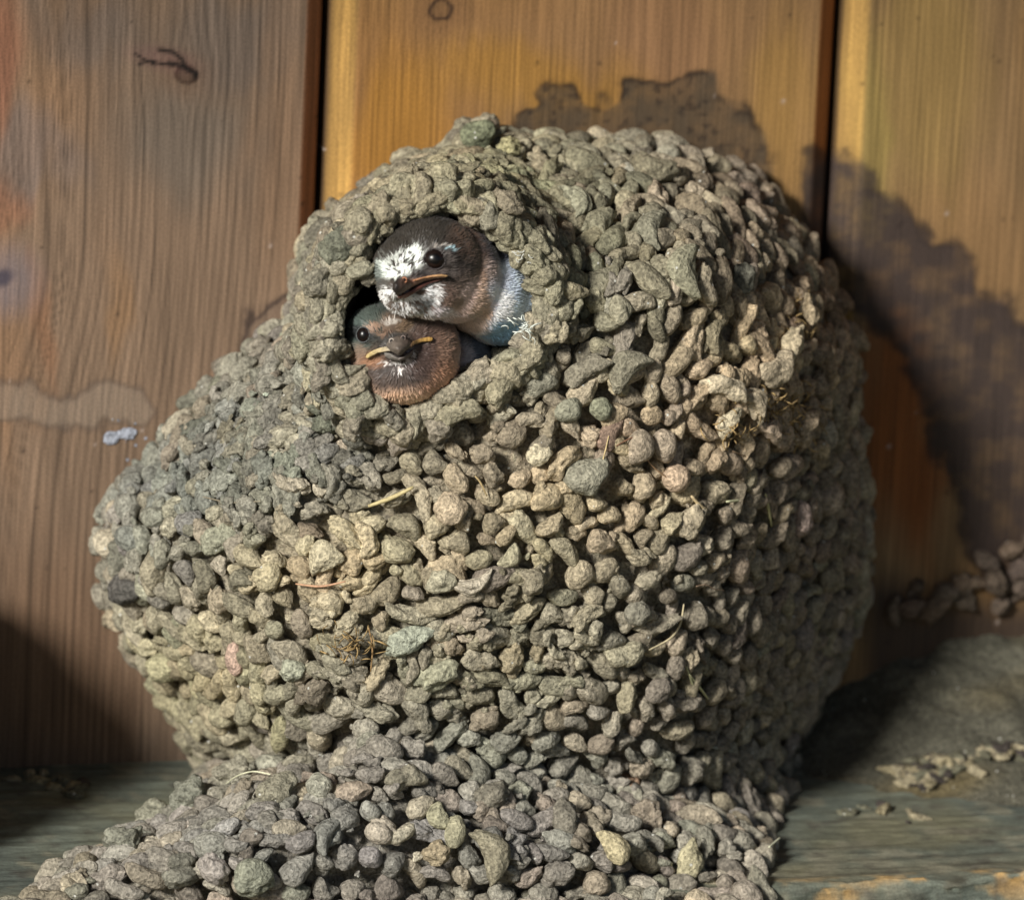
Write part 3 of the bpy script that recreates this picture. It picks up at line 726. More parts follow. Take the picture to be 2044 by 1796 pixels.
# straws, rootlets and down stuck in the mud
def sline(pts, lift, fn=nest_depth):
    P = []
    for q in pts:
        l = q[2] if len(q) > 2 else lift
        P.append(at(q[0], q[1], float(fn(np.array([float(q[0])]), np.array([float(q[1])]))[0])+l))
    P = np.array(P); n = len(P); t = np.linspace(0, n-1, (n-1)*5+1)
    return np.stack([np.interp(t, np.arange(n), P[:, k]) for k in range(3)], 1)
def smoothl(P):
    for _ in range(4): P[1:-1] = .25*P[:-2]+.5*P[1:-1]+.25*P[2:]
    return P
STR = [([(1365, 1205), (1360, 1245), (1340, 1275), (1295, 1297)], .05, (196, 184, 150)), ([(1375, 1345), (1395, 1370), (1418, 1400)], .06, (206, 204, 160)), ([(1370, 1330), (1382, 1365), (1390, 1378)], .05, (180, 180, 140)),
       ([(1450, 1001), (1482, 998)], .06, (206, 206, 168)), ([(1528, 985), (1533, 1010), (1540, 1050)], .07, (190, 184, 136)), ([(1462, 900), (1500, 915)], .035, (160, 136, 110)), ([(735, 1010), (780, 995), (825, 972)], .10, (190, 176, 130)),
       ([(948, 950), (958, 960), (972, 990)], .045, (170, 150, 110)), ([(1195, 940), (1205, 915), (1215, 870)], .035, (196, 176, 130)), ([(1230, 890), (1262, 872), (1292, 868)], .04, (120, 90, 70)), ([(1380, 990), (1400, 1012), (1412, 1018)], .08, (206, 186, 146)),
       ([(1500, 1180), (1530, 1150), (1545, 1130)], .025, (140, 116, 100)), ([(1390, 1170), (1410, 1165), (1425, 1176), (1445, 1178)], .025, (176, 150, 126)), ([(1590, 600), (1594, 585), (1602, 560)], .03, (196, 170, 110)), ([(1420, 1490), (1465, 1500)], .07, (150, 156, 146)), ([(1340, 960), (1300, 930), (1285, 905)], .03, (150, 120, 90)),
       ([(400, 990), (460, 1005), (520, 1000)], .03, (150, 140, 120)), ([(590, 1165), (640, 1172), (690, 1160)], .05, (190, 150, 120)), ([(740, 1340), (745, 1290), (735, 1250)], .04, (160, 130, 90))]
for pts, rad, rgb in STR:
    mb = MB(); P = smoothl(sline(pts, .42)); n = len(P)
    tube(mb, P, rad*.6*(1-.35*np.linspace(-1, 1, n)**2), lin(rgb)*(1+.1*vn(np.arange(n+0)[:, None]*.7+np.zeros((n, 3)), 3)).mean(), 7)
    mb.build('straw', STRAW, nest)
# shaggy root tufts on the tan shoulder of the nest
mb = MB(); rs = np.random.default_rng(5)
for cx, cy, sx, sy, n_ in ((1585, 830, 40, 45, 110), (1595, 640, 22, 45, 60), (1540, 800, 40, 20, 40), (1470, 860, 40, 20, 30), (700, 1290, 60, 30, 40)):
    for k in range(n_):
        x, y = rs.normal(cx, sx*.6), rs.normal(cy, sy*.6); d0 = float(nest_depth(np.array([x]), np.array([y]))[0])+.3
        a = rs.uniform(0, 6.28); l = rs.uniform(10, 34); b = rs.normal(0, .5)
        p = [at(x+l*t*math.cos(a+b*t), y+l*t*math.sin(a+b*t), d0+.35*math.sin(t*2.4)) for t in np.linspace(0, 1, 6)]
        tube(mb, p, .014*rs.uniform(.7, 1.6), lin((176, 150, 104))*rs.uniform(.6, 1.2), 4)
tag(mb.build('root_tuft', STRAW, nest), kind='stuff')
# white down caught on the right lip of the entrance
mb = MB(); rs = np.random.default_rng(15)
for k in range(26):
    x, y = rs.normal(1038, 10), rs.normal(652, 10); a = rs.normal(0.1 if k % 4 else 2.2, .7); l = rs.uniform(8, 30); b = rs.normal(0, .9)
    p = [at(x+l*t*math.cos(a+b*t), y-l*t*math.sin(a+b*t)*.8, RIMD+.72+.12*math.sin(t*3)) for t in np.linspace(0, 1, 9)]
    tube(mb, p, .009*rs.uniform(.6, 2.0), lin((226, 232, 224)), 4)
for k in range(9):
    x, y = rs.normal(1045, 8), rs.normal(520, 12); a = rs.uniform(0, 6.28); l = rs.uniform(6, 14)
    p = [at(x+l*t*math.cos(a+t), y+l*t*math.sin(a+t), RIMD+.8) for t in np.linspace(0, 1, 6)]
    tube(mb, p, .013, lin((220, 222, 214)), 4)
tag(mb.build('white_down', STRAW, nest), kind='stuff')

# droppings: pale splashes
def splat(name, px, py, r, label, rgb, wall=False, fn=nest_depth):
    mb = MB(); rs = np.random.default_rng(int(px)); D, F = ICO3
    for k in range(5):
        x, y = px+rs.normal(0, r*.5), py+rs.normal(0, r*.35); rr = r*rs.uniform(.35, .7)/PXCM
        d = 0.03 if wall else float(fn(np.array([x]), np.array([y]))[0])+.38
        V = D*(1+.25*vn(D*2+k+px, 1))[:, None]*np.array([rr, .025 if wall else rr*.5, rr*.8])+at(x, y, d); mb.add(V, F, lin(rgb))
    if wall:
        for k in range(14):
            rr = rs.uniform(.015, .05); mb.add(D*np.array([rr, .012, rr])+at(px+rs.normal(0, 26), py+rs.normal(0, 20), .01), F, lin(rgb)*.9)
    return mb.build(name, MUD, None if wall else nest)
tag(splat('bird_dropping', 250, 872, 26, '', (170, 176, 190), wall=True), 'pale blue white dropping splashed on the left board beside the nest', 'dropping')
splat('bird_dropping', 516, 782, 16, '', (206, 216, 196)); splat('bird_dropping', 445, 915, 7, '', (230, 226, 200))

# ------------------------------------------------------------------ lower mound in front
mound = empty('mud_mound', at(900, 1740, 11))
tag(mound, 'low mound of grey mud pellets at the foot of the big nest', 'mud mound')
mb = MB(); core(mb, mound_depth, MOUND, seed=31); cover(mb, mound_depth, MOUND, 300, rmin=.56, tries=14000)
HM = [(640, 1590, 36, 28, 100, (156, 158, 138), 0, .15, .3), (555, 1600, 44, 34, 40, (140, 136, 110), 0, .5, .3), (600, 1545, 32, 20, 10, (142, 136, 112), 0, .35, .3), (395, 1610, 44, 40, 70, (130, 136, 118), 0, .5, .35), (865, 1640, 34, 22, 110, (160, 158, 116), 3, .15, .3),
      (905, 1670, 38, 22, 80, (162, 158, 116), 0, .15, .3), (870, 1700, 32, 26, 10, (170, 148, 104), 0, .5, .25), (1240, 1580, 34, 30, 40, (176, 126, 84), 0, .25, .25), (1215, 1700, 44, 26, 130, (186, 170, 112), 2, .2, .35), (1365, 1715, 46, 26, 75, (186, 176, 122), 0, .3, .35),
      (470, 1560, 40, 34, 30, (150, 146, 122), 1, .4, .3), (320, 1650, 44, 38, 60, (140, 142, 118), 0, .35, .3), (255, 1700, 40, 34, 30, (128, 132, 114), 0, .5, .3), (500, 1740, 46, 40, 20, (140, 148, 124), 0, .2, .3), (800, 1560, 40, 30, 20, (136, 130, 106), 1, .3, .3),
      (990, 1700, 60, 32, 110, (146, 138, 106), 3, .2, .3), (980, 1600, 40, 30, 20, (128, 122, 104), 0, .3, .3), (1120, 1640, 40, 30, 80, (130, 124, 108), 2, .3, .3), (1350, 1600, 32, 30, 10, (120, 116, 108), 0, .15, .3), (1500, 1640, 34, 26, 60, (120, 128, 120), 3, .2, .3)]
heroes(mb, HM, mound_depth, 901)
mb.build('mound_body', MUD, mound)
for pts, rad, rgb in (([(447, 1568), (470, 1548), (505, 1537), (540, 1545)], .035, (220, 220, 190)), ([(1535, 1690), (1556, 1672)], .05, (206, 206, 180))):
    mb = MB(); P = []
    for x, y in pts: P.append(at(x, y, float(mound_depth(np.array([min(x, 1500.)]), np.array([float(max(y, 1570))]))[0])+.45))
    P = np.array(P); t = np.linspace(0, len(P)-1, 16); P = smoothl(np.stack([np.interp(t, np.arange(len(P)), P[:, k]) for k in range(3)], 1))
    tube(mb, P, rad*.6, lin(rgb), 6); mb.build('straw', STRAW, mound)

# smaller nest added beyond the left edge to shade the lower wall and ledge
SHADE_NEST = [(-420, 1560), (-440, 1400), (-400, 1260), (-320, 1160), (-220, 1120), (-120, 1150), (-50, 1250), (-30, 1400), (-20, 1560), (-40, 1700), (-360, 1650)]
SHADE_NEST = [(a_-45, b_) for a_, b_ in SHADE_NEST]
def shade_nest_depth(px, py):
    s_ = poly_sd(px, py, SHADE_NEST); base = np.clip(ledge_depth(px, py)-.5, 0, 7); t = np.clip(s_/170, 0, 1)
    return np.where(s_ > -1, base+(9.4-base)*np.sqrt(1-(1-t)**2), -.4)
small = empty('mud_nest', at(-230, 1500, 0)); tag(small, 'small mud nest added unseen past the left edge to shade the lower wall', 'nest')
mb = MB(); core(mb, shade_nest_depth, SHADE_NEST, seed=61, step=14); cover(mb, shade_nest_depth, SHADE_NEST, 700, rmin=.8, tries=3000)
mb.build('nest_wall', MUD, small)

# dirt banked against the wall on the right part of the ledge
def bank():
    x = np.arange(7.0, 30, .12); u = np.linspace(0, 1, 60); X, U = np.meshgrid(x, u, indexing='ij')
    H = 2.9*sstep(7.2, 15.5, X)+.2; W = 3.0+4.0*sstep(7, 15, X)
    P = np.stack([X, -U*W+.05, LT-.12+H*(1-U)**1.25], -1).reshape(-1, 3)
    nz_ = fbm(P*.8, 4, 91); P[:, 2] += .22*nz_*(1-U.ravel()); P[:, 1] -= .2*nz_*(1-U.ravel())*U.ravel()
    c = np.tile(lin((92, 90, 78)), (len(P), 1))*(1+.3*fbm(P*1.2, 3, 92))[:, None]; t = np.clip(fbm(P*.4, 2, 93), 0, 1)[:, None]; c = c*(1-t)+lin((108, 98, 72))*t
    n = len(u); i, j = np.meshgrid(np.arange(len(x)-1), np.arange(n-1), indexing='ij')
    return mesh_np('dirt_bank', P, np.stack([i*n+j, i*n+j+1, (i+1)*n+j+1, (i+1)*n+j], -1).reshape(-1, 4), MUD, None, c)
tag(bank(), 'grey dust and dirt banked up in the corner of ledge and wall at right', 'dirt', kind='stuff')
REM = [(1760, 1215), (1850, 1160), (1950, 1115), (2060, 1070), (2300, 1060), (2300, 1260), (2060, 1200), (1900, 1215), (1780, 1250)]
def rem_depth(px, py):
    s_ = poly_sd(px, py, REM); return np.where(s_ > -1, .25*np.sqrt(1-(1-np.clip(s_/40, 0, 1))**2), -.3)
mb = MB(); core(mb, rem_depth, REM, seed=66); cover(mb, rem_depth, REM, 800, rmin=.55, tries=2600)
mb.C = [c_*np.array([.42, .36, .36]) for c_ in mb.C]
tag(mb.build('mud_remnant', MUD), 'dark ridge of old broken mud stuck on the wall right of the big nest', 'mud remnant')

# crumbs lying on the ledge at right
def ledge_pt(px, py):
    d = float(ledge_depth(np.array([float(px)]), np.array([float(py)]))[0]); return at(px, py, d)
def bank_pt(px, py):
    d = np.linspace(10, -.5, 300); P = at(np.full(300, float(px)), np.full(300, float(py)), d); X = P[:, 0]
    H = 2.9*sstep(7.2, 15.5, X)+.2; W = 3.0+4.0*sstep(7, 15, X); u = np.clip(d/W, 0, 1); z = np.maximum(LT, LT-.12+H*(1-u)**1.25)
    k = np.nonzero(P[:, 2] <= z)[0]; return P[k[0]] if len(k) else P[-1]
mb = MB(); rs = np.random.default_rng(77); Pp = []; S = []
for cx, cy, sx, sy, n_ in ((1850, 1550, 46, 24, 60), (1905, 1522, 40, 16, 40), (2010, 1500, 40, 12, 34), (1780, 1620, 60, 20, 8), (1520, 1725, 30, 18, 22), (1700, 1766, 40, 5, 10), (120, 1560, 90, 20, 12), (480, 1490, 60, 10, 6)):
    for k in range(n_):
        p = bank_pt(rs.normal(cx, sx*.6), min(rs.normal(cy, sy*.6), 1752)); r = rs.uniform(.05, .2); Pp.append(p+np.array([0, 0, r*.25])); S.append((r*1.8, r, r*.7))
Pp = np.array(Pp); S = np.array(S); n = len(Pp); Nz = np.tile([0, 0, 1.], (n, 1)); aa = rs.uniform(0, 6.28, n); T = np.stack([np.cos(aa), np.sin(aa), 0*aa], 1)
pal = lin(np.array([(150, 140, 112), (70, 64, 60), (112, 110, 92), (160, 150, 124)]))
pellet_cloud(mb, Pp, Nz, T, S, rs.choice([0, 2, 3], n), pal[rs.integers(0, 4, n)], np.full(n, .5), 31, ICO3)
tag(mb.build('mud_crumbs', MUD), 'loose crumbs of fallen mud scattered on the grey ledge', 'crumbs', kind='stuff')

#BIRDS
# ------------------------------------------------------------------ the two young swallows
def ell(c, d, rx, ry, rz, ang=0.0):
    """ellipsoid at crop-pixel centre c, depth d cm; radii: rx, ry in crop px, rz (towards the viewer) in cm"""
    X, Y = crop(*c); P = at(X, Y, d); k = 0.28/PXCM
    a = R(ang); e1 = math.cos(a)*RIGHT+math.sin(a)*UP; e2 = -math.sin(a)*RIGHT+math.cos(a)*UP
    V, F = ICO4
    return P+V[:, :1]*e1*rx*k+V[:, 1:2]*e2*ry*k+V[:, 2:]*TOCAM*rz, F

def fused(name, parts, vox=0.045, it=6):
    """one continuous skin over overlapping volumes (cm)"""
    me = bpy.data.meshes.new('tmp'); Vs = []; Fs = []; n = 0
    for V, F in parts: Vs.append(V); Fs.append(F+n); n += len(V)
    me.from_pydata(np.concatenate(Vs).tolist(), [], np.concatenate(Fs).tolist())
    o = bpy.data.objects.new('tmp', me); C.objects.link(o)
    r = o.modifiers.new('r', 'REMESH'); r.mode = 'VOXEL'; r.voxel_size = vox
    s = o.modifiers.new('s', 'SMOOTH'); s.factor = .5; s.iterations = it
    dg = bpy.context.evaluated_depsgraph_get(); ev = o.evaluated_get(dg); m2 = ev.to_mesh()
    V = np.empty(len(m2.vertices)*3); m2.vertices.foreach_get('co', V); V = V.reshape(-1, 3)
    Nn = np.empty(len(m2.vertices)*3); m2.vertices.foreach_get('normal', Nn); Nn = Nn.reshape(-1, 3)
    Q = np.array([list(p.vertices) for p in m2.polygons if len(p.vertices) == 4])
    ev.to_mesh_clear(); bpy.data.objects.remove(o); bpy.data.meshes.remove(me)
    return V, Nn, Q

def painter(blobs, seed):
    def f(P):
        px, py = proj(P); cx = (px-572.3)/.28; cy = (py-367.9)/.28
        w1 = vn(P*2.2, seed)*26+vn(P*6, seed+1)*15; w2 = vn(P*2.2, seed+2)*26+vn(P*6, seed+3)*15
        fl = vn(P*13, seed+4)
        c = np.tile(lin(blobs[0]), (len(P), 1))
        for b in blobs[1:]:
            (x, y), rx, ry, ang, rgb, st = b[:6]; soft = b[6] if len(b) > 6 else .35; fr = b[7] if len(b) > 7 else 0
            m_ = sblob(cx+w1, cy+w2, x, y, rx, ry, ang, soft)*st
            if fr: m_ = m_*sstep(-fr, .25-fr*.2, fl+.25)
            c = c*(1-m_[:, None])+lin(rgb)*m_[:, None]
        g_ = c.mean(1, keepdims=True)*np.array([1.08, 1.0, .93]); c = c*.82+g_*.18
        return c*(1+.16*vn(P*9, seed+8)+.10*vn(P*22, seed+9))[:, None]
    return f

def plumage(V, Nn, Q, paint, src, n, seed, ln=(.09, .19), skip=None, wd=.013):
    rs = np.random.default_rng(seed)
    A = V[Q]; fc = A.mean(1); fn = nrm(np.cross(A[:, 2]-A[:, 0], A[:, 3]-A[:, 1]))
    ar = np.linalg.norm(np.cross(A[:, 2]-A[:, 0], A[:, 3]-A[:, 1]), axis=1)
    fn *= np.sign(np.sum(fn*Nn[Q].mean(1), 1))[:, None]
    front = (np.sum(fn*TOCAM, 1) > -.35)
    if skip is not None: front &= ~skip(fc)
    pr = ar*front; idx = rs.choice(len(Q), n, p=pr/pr.sum())
    uv = rs.random((n, 2, 1)); q = A[idx]
    P = (q[:, 0]*(1-uv[:, 0])+q[:, 1]*uv[:, 0])*(1-uv[:, 1])+(q[:, 3]*(1-uv[:, 0])+q[:, 2]*uv[:, 0])*uv[:, 1]
    Nf = fn[idx]; d = nrm(P-src); d = nrm(d-np.sum(d*Nf, 1)[:, None]*Nf+rs.normal(0, .10, (n, 3)))
    s = np.cross(d, Nf); L = rs.uniform(*ln, n)[:, None]; W = (rs.uniform(.6, 1.5, n)*wd)[:, None]
    lift = rs.uniform(.02, .14, n)[:, None]
    a = P-s*W-.004*Nf; b = P+s*W-.004*Nf; m1 = P+d*L*.55+Nf*L*lift*.8; c1 = m1-s*W*.8; c2 = m1+s*W*.8; tip = P+d*L+Nf*L*lift
    VV = np.stack([a, b, c1, c2, tip], 1).reshape(-1, 3); k = np.arange(n)*5
    F = np.concatenate([np.stack([k, k+1, k+3], 1), np.stack([k, k+3, k+2], 1), np.stack([k+2, k+3, k+4], 1)])
    cc = np.repeat(np.clip(paint(P)*1.35*rs.uniform(.88, 1.12, (n, 1)), 0, .92), 5, 0)
    return VV, F, cc

def bird(spec):
    root = empty('young_swallow', at(*crop(*spec['base']), spec['bd'])); tag(root, spec['label'], 'bird', 'young swallows looking out of the nest')
    V, Nn, Q = fused('b', spec['parts'])
    paint = spec['paint']
    col = np.clip(paint(V)*1.1, 0, .9)
    mesh_np('body', V, Q, FEATHER, root, col)
    VV, F, cc = plumage(V, Nn, Q, paint, spec['src'], spec['nf'], spec['seed'], skip=spec.get('skip'))
    tag(mesh_np('plumage', VV, F, BARB, root, cc, smooth=False), kind='stuff')
    return root, V, Nn

def onto(V, cx, cy):
    """point of the skin nearest to the viewer at crop pixel (cx, cy)"""
    px, py = proj(V); X, Y = crop(cx, cy)
    q = np.hypot(px-X, py-Y) < 9; 
    if not q.any(): q = np.hypot(px-X, py-Y) < 25
    W = V[q]; return W[np.argmax(W@TOCAM)]

def eye(root, V, Nn, cx, cy, rx, ry, lift=0.0, ring=(96, 92, 92)):
    P = onto(V, cx, cy); N0 = Nn[np.argmin(np.linalg.norm(V-P, axis=1))]
    X, Y = crop(cx, cy); k = .28/PXCM
    dd = nrm(at(X, Y, 5)-CAMP); P = CAMP+dd*np.dot(P-CAMP, dd)
    N1 = nrm(.55*N0+.45*TOCAM); T = nrm(RIGHT-np.dot(RIGHT, N1)*N1); B = np.cross(N1, T)
    D, F = ICO4
    c = P-N1*(rx*k*.42)+N1*lift
    mb = MB(); v = c+D[:, :1]*T*rx*k+D[:, 1:2]*B*ry*k+D[:, 2:]*N1*rx*k*.8
    r = np.hypot(D[:, 0], D[:, 1]); cc = np.where((r < .55)[:, None], lin((8, 7, 8)), lin((26, 18, 16)))
    mb.add(v, F, cc); eo = mb.build('eye', EYE, root)
    # lid: thin ring of bare skin
    mb = MB(); t = np.linspace(0, 2*np.pi, 33)
    pts = c+np.cos(t)[:, None]*T*rx*k*1.02+np.sin(t)[:, None]*B*ry*k*1.02+N1*(rx*k*.30)
    tube(mb, pts, .017, lin(ring), 6); mb.build('eyelid', BEAK, root)

def patchmesh(name, root, outline, colfn, depthfn, mat, thick=.05, step=3.0, puff=.1, pw=26.0):
    """a small closed raised form (bill plates, gape flange) from its outline in crop pixels, with thickness and rounded top"""
    xs = np.arange(min(p[0] for p in outline)-step*2, max(p[0] for p in outline)+step*2, step); ys = np.arange(min(p[1] for p in outline)-step*2, max(p[1] for p in outline)+step*2, step)
    X, Y = np.meshgrid(xs, ys); s = poly_sd(X, Y, outline); ins = s > -step*.3
    h = puff*np.sqrt(1-(1-np.clip(s/pw, 0, 1))**2)
    PX, PY = crop(X, Y); d = depthfn(X, Y); P = at(PX, PY, d).reshape(-1, 3)+TOCAM*h.reshape(-1, 1)
    Pb = at(PX, PY, d-thick).reshape(-1, 3)
    n = P.shape[0]; nx = len(xs); i, j = np.meshgrid(np.arange(len(ys)-1), np.arange(nx-1), indexing='ij')
    F = np.stack([i*nx+j, (i+1)*nx+j, (i+1)*nx+j+1, i*nx+j+1], -1)
    k = ins[:-1, :-1] & ins[1:, :-1] & ins[1:, 1:] & ins[:-1, 1:]
    Ft = F[k]; ed = {}
    for f in Ft:
        for a, b in zip(f, np.roll(f, -1)): ed[(int(a), int(b))] = 1
    side = [[b, a, a+n, b+n] for (a, b) in ed if (b, a) not in ed]
    cc = colfn(X.ravel(), Y.ravel()); 
    return mesh_np(name, np.vstack([P, Pb]), [Ft, (Ft+n)[:, ::-1], np.array(side)], mat, root, np.vstack([cc, cc]))

UD = 11.0   # depth of the upper head's centre
# --- upper bird: head turned to the left, body filling the right of the hole
up_parts = [ell((1010, 590), UD, 372, 350, 1.35, 20), ell((900, 700), UD+.35, 250, 235, 1.05, 30), ell((840, 560), UD+.1, 225, 200, 1.05, 35), ell((1190, 640), UD-.45, 335, 340, 1.3, 0),
            ell((1390, 740), UD-1.1, 330, 325, 1.35, -30), ell((1520, 790), UD-1.9, 340, 352, 1.7, -20), ell((1560, 800), UD-4.6, 330, 300, 2.4, -30), ell((1010, 790), UD+.35, 200, 165, .85, -20), ell((800, 735), UD+.95, 105, 80, .62, 40), ell((1085, 520), UD+.55, 200, 190, .8, 0)]
uppaint = painter([(92, 78, 68),
    ((1640, 850), 370, 430, 0, (226, 234, 250), 1, .12), ((1650, 640), 190, 150, 40, (170, 190, 214), .8), ((1560, 1070), 160, 90, 0, (84, 150, 190), .9), ((1690, 980), 100, 200, 0, (120, 162, 186), .6),
    ((1290, 760), 160, 300, -15, (186, 156, 134), 1, .2), ((1370, 540), 110, 230, -42, (140, 108, 84), .85, .4), ((1270, 960), 180, 70, 20, (170, 150, 140), .8), ((1480, 420), 170, 130, 45, (44, 46, 60), .95, .3),
    ((1000, 470), 400, 290, 0, (40, 35, 31), 1, .2), ((1280, 400), 110, 150, -35, (104, 78, 62), .5, .5), ((1180, 700), 150, 130, 0, (74, 62, 56), .85, .4), ((1040, 830), 160, 110, -10, (110, 84, 74), .6, .4), ((1290, 810), 45, 150, 25, (214, 186, 178), .75, .5),
    ((1060, 560), 170, 130, 0, (34, 28, 27), .9, .4), ((880, 440), 250, 160, -35, (50, 46, 40), .7, .4),
    ((815, 560), 160, 95, -22, (222, 230, 224), 1, .3, .05), ((900, 520), 60, 70, 0, (210, 220, 214), .85, .4, .1), ((690, 600), 50, 60, 0, (220, 232, 226), .9, .3, .2), ((640, 660), 50, 100, 0, (70, 84, 80), .8, .4), ((700, 720), 75, 50, 20, (74, 72, 68), .9, .4),
    ((1150, 452), 62, 16, 12, (150, 186, 196), .9, .4, .2), ((1100, 440), 70, 10, -8, (150, 140, 130), .8, .5),
    ((900, 700), 190, 50, -18, (58, 42, 36), .8, .3),
    ((860, 860), 210, 105, 22, (224, 226, 228), 1, .25, .02), ((720, 790), 60, 70, 40, (236, 240, 238), 1, .3, .1), ((1030, 790), 75, 85, 0, (236, 238, 240), .95, .3, .1), ((980, 860), 75, 55, 0, (70, 74, 74), .85, .6, .2), ((900, 830), 60, 28, 20, (90, 82, 84), .7, .5, .15), ((790, 850), 50, 18, 35, (60, 58, 58), .7, .5, .1), ((760, 520), 70, 22, -30, (60, 62, 58), .6, .5, .15), ((1150, 560), 30, 90, -20, (96, 88, 84), .5, .6), ((1100, 620), 90, 22, 20, (88, 78, 74), .5, .6), ((1130, 920), 90, 50, 0, (216, 208, 214), .8, .4)], 3)
ubird = dict(base=(1500, 900), bd=8, label='upper young swallow in the nest hole, white forehead, white chin and pale belly, looking left', parts=up_parts, paint=uppaint, src=at(*crop(700, 740), UD+2.4), nf=30000, seed=8)
uroot, UV, UN = bird(ubird)
eye(uroot, UV, UN, 1055, 533, 74, 70, ring=(62, 56, 56))
def skin_d(V, lift):
    px, py = proj(V)
    cell = {}
    for k in np.nonzero(np.sum(V*0, 1) == 0)[0]:
        key = (int(px[k]//4), int(py[k]//4)); t = V[k]@TOCAM
        if key not in cell or t > cell[key][0]: cell[key] = (t, -V[k][1])
    def f(X, Y):
        PX, PY = crop(X, Y); out = np.empty(PX.shape)
        for q in np.ndindex(PX.shape):
            key = (int(PX[q]//4), int(PY[q]//4)); v = cell.get(key)
            if v is None:
                vals = [cell[(key[0]+a, key[1]+b)] for a in (-2, -1, 0, 1, 2) for b in (-2, -1, 0, 1, 2) if (key[0]+a, key[1]+b) in cell]
                v = max(vals) if vals else (0, 11.0)
            out[q] = v[1]
        for _ in range(5):
            o2 = out.copy(); o2[1:-1, 1:-1] = (out[:-2, 1:-1]+out[2:, 1:-1]+out[1:-1, :-2]+out[1:-1, 2:]+out[1:-1, 1:-1])/5; out = o2
        return out+lift(X, Y)
    return f
def grad(c0, c1, x0, x1, ns=0):
    def f(X, Y):
        t = np.clip((X-x0)/(x1-x0), 0, 1)[:, None]; c = lin(c0)*(1-t)+lin(c1)*t
        return c*(1+.18*vn(np.stack([X*.05, Y*.09, X*0+ns], -1), 3))[:, None]
    return f
# bill: upper mandible rises towards its tip at the left
tipl = lambda X, Y: .07+.46*np.clip((1000-X)/230, 0, 1)**1.3
patchmesh('upper_bill', uroot, [(1150, 652), (1100, 648), (1020, 655), (940, 668), (880, 672), (835, 650), (790, 668), (755, 705), (752, 750), (775, 788), (800, 790), (850, 762), (905, 728), (980, 692), (1060, 674), (1130, 668)],
          grad((48, 42, 40), (156, 120, 102), 790, 940), skin_d(UV, tipl), BEAK, thick=.5, puff=.16, pw=40)
patchmesh('lower_bill', uroot, [(1130, 672), (1060, 682), (985, 702), (910, 740), (860, 772), (800, 800), (782, 800), (800, 815), (850, 812), (900, 785), (960, 750), (1020, 712), (1090, 690)],
          grad((120, 80, 70), (96, 62, 56), 780, 1000), skin_d(UV, lambda X, Y: .04+.36*np.clip((980-X)/200, 0, 1)), BEAK, thick=.4, puff=.08, pw=22)
patchmesh('gape_flange', uroot, [(1155, 650), (1105, 640), (1040, 646), (970, 660), (900, 682), (905, 694), (975, 676), (1040, 664), (1100, 660), (1140, 662)],
          grad((196, 140, 104), (196, 158, 110), 900, 1150), skin_d(UV, lambda X, Y: .24+.35*np.clip((1000-X)/230, 0, 1)**1.3), BEAK, thick=.2, puff=.07, pw=9)
def nostril(root, V, cx, cy, r, lift, rgb=(190, 130, 96)):
    P = onto(V, cx, cy)+TOCAM*lift; t = np.linspace(0, 2*np.pi, 17); k = .28/PXCM
    dd = nrm(at(*crop(cx, cy), 5)-CAMP); P = CAMP+dd*np.dot(P-CAMP, dd)
    mb = MB(); tube(mb, P+np.cos(t)[:, None]*RIGHT*r*k+np.sin(t)[:, None]*UP*r*k*1.1, .017, lin(rgb), 6)
    D, F = ICO3; mb.add(P-TOCAM*.03+D*r*k*.75, F, lin((14, 10, 10))); mb.build('nostril', BEAK, root)
nostril(uroot, UV, 838, 682, 16, .46)

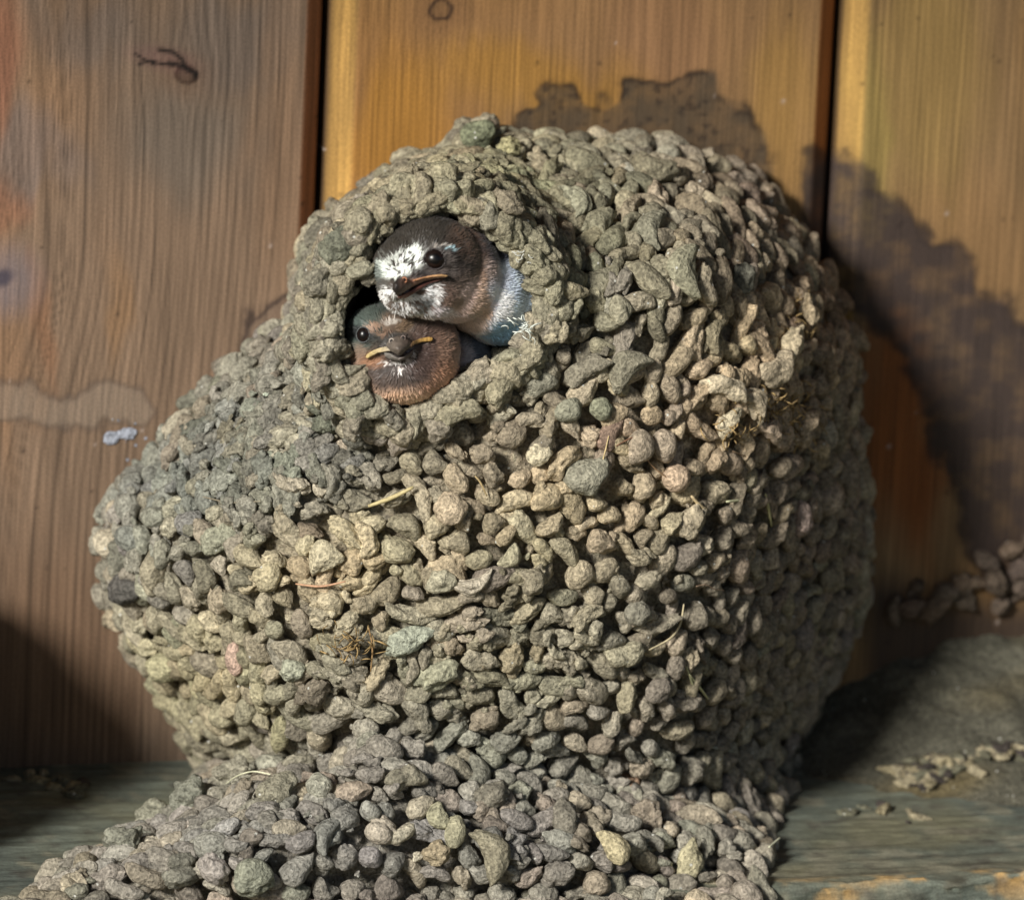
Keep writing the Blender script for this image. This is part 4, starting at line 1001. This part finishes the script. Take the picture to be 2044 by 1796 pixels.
# --- lower bird: faces the viewer, chin down
LDp = 10.3
lo_parts = [ell((830, 1180), LDp, 395, 378, 1.30, 0), ell((640, 1080), LDp+.15, 210, 220, 1.0, 0), ell((820, 1330), LDp+.35, 300, 215, 1.0, 0), ell((800, 1170), LDp+.75, 165, 130, .75, 0), ell((1000, 1260), LDp, 225, 240, 1.2, 0),
            ell((1190, 1290), LDp-1.5, 280, 250, 1.4, 20), ell((1330, 1290), LDp-2.8, 330, 230, 1.8, 15), ell((1250, 1200), LDp-5, 400, 330, 2.4, 0), ell((740, 1010), LDp+.35, 190, 110, .8, 0)]
lopaint = painter([(96, 78, 66),
    ((1450, 1250), 260, 200, 0, (84, 98, 116), .9, .3), ((1240, 1200), 70, 190, -5, (180, 172, 176), .8, .5), ((1380, 1340), 200, 90, 0, (40, 46, 60), .8, .4),
    ((640, 960), 330, 170, 0, (62, 72, 66), 1, .3), ((500, 1150), 110, 220, 0, (62, 76, 72), 1, .4), ((1040, 1120), 190, 170, 0, (72, 54, 46), .95, .4), ((1130, 1250), 110, 210, 0, (132, 100, 80), .85, .4),
    ((830, 1500), 410, 140, 0, (212, 172, 144), 1, .35), ((560, 1330), 110, 170, -30, (172, 138, 114), .9, .4), ((1080, 1400), 150, 150, 30, (184, 130, 96), .8, .5), ((820, 1550), 200, 60, 0, (222, 178, 142), .9, .4),
    ((800, 1310), 270, 160, 0, (62, 54, 52), .95, .3), ((960, 1240), 130, 120, 0, (68, 50, 44), .8, .4), ((620, 1260), 80, 50, 0, (170, 120, 84), .7, .5),
    ((545, 1070), 100, 60, 15, (24, 28, 30), .95, .35), ((760, 1110), 130, 70, 0, (50, 46, 44), .85, .4), ((655, 1035), 95, 42, 12, (150, 116, 92), .8, .4, .15), ((780, 990), 120, 70, 0, (104, 82, 66), .8, .4), ((840, 1010), 60, 50, 0, (120, 96, 70), .7, .5), ((740, 985), 45, 18, 0, (190, 184, 176), .7, .5, .3),
    ((780, 1262), 90, 14, 0, (230, 226, 226), .9, .4, .15), ((880, 1215), 24, 55, 15, (200, 190, 194), .7, .5, .25), ((790, 1312), 34, 22, 0, (234, 226, 222), .9, .4, .1), ((710, 1250), 30, 16, 0, (220, 214, 210), .8, .5, .1)], 43)
lbird = dict(base=(1250, 1300), bd=7, label='lower young swallow facing outward, dark chin, rufous throat and pale yellow mouth corners', parts=lo_parts, paint=lopaint, src=at(*crop(790, 1150), LDp+2.6), nf=24000, seed=18)
lroot, LV, LN = bird(lbird)
eye(lroot, LV, LN, 543, 1072, 46, 52, ring=(70, 74, 74))
# wide short bill seen from the front
patchmesh('upper_bill', lroot, [(700, 1165), (715, 1130), (745, 1095), (790, 1080), (840, 1078), (870, 1100), (900, 1130), (890, 1160), (850, 1185), (820, 1215), (795, 1222), (770, 1205), (735, 1188)],
          grad((112, 104, 96), (84, 72, 64), 700, 880), skin_d(LV, lambda X, Y: .06+.26*np.exp(-((X-800)/75)**2-((Y-1180)/75)**2)), BEAK, thick=.4, puff=.16, pw=45)
patchmesh('lower_bill', lroot, [(690, 1195), (735, 1200), (770, 1220), (800, 1236), (830, 1226), (870, 1195), (905, 1170), (900, 1215), (860, 1245), (800, 1262), (735, 1250), (700, 1228)],
          grad((128, 124, 118), (84, 72, 68), 690, 900), skin_d(LV, lambda X, Y: .03+.12*np.exp(-((X-800)/80)**2)), BEAK, thick=.3, puff=.10, pw=22)
patchmesh('gape_flange', lroot, [(562, 1232), (570, 1212), (610, 1186), (660, 1165), (715, 1155), (745, 1168), (740, 1190), (700, 1194), (650, 1204), (605, 1228), (575, 1245)],
          grad((214, 190, 134), (176, 166, 148), 580, 745), skin_d(LV, lambda X, Y: .09+.12*np.clip((X-600)/150, 0, 1)), BEAK, thick=.25, puff=.05, pw=9)
patchmesh('gape_flange', lroot, [(875, 1145), (900, 1118), (950, 1098), (1010, 1088), (1040, 1090), (1046, 1108), (1030, 1120), (970, 1124), (920, 1140), (885, 1166)],
          grad((92, 72, 58), (190, 150, 84), 880, 990), skin_d(LV, lambda X, Y: .09+.12*np.clip((980-X)/120, 0, 1)), BEAK, thick=.25, puff=.045, pw=8)
nostril(lroot, LV, 748, 1118, 16, .22, (170, 160, 150)); nostril(lroot, LV, 830, 1096, 15, .22, (120, 106, 100))
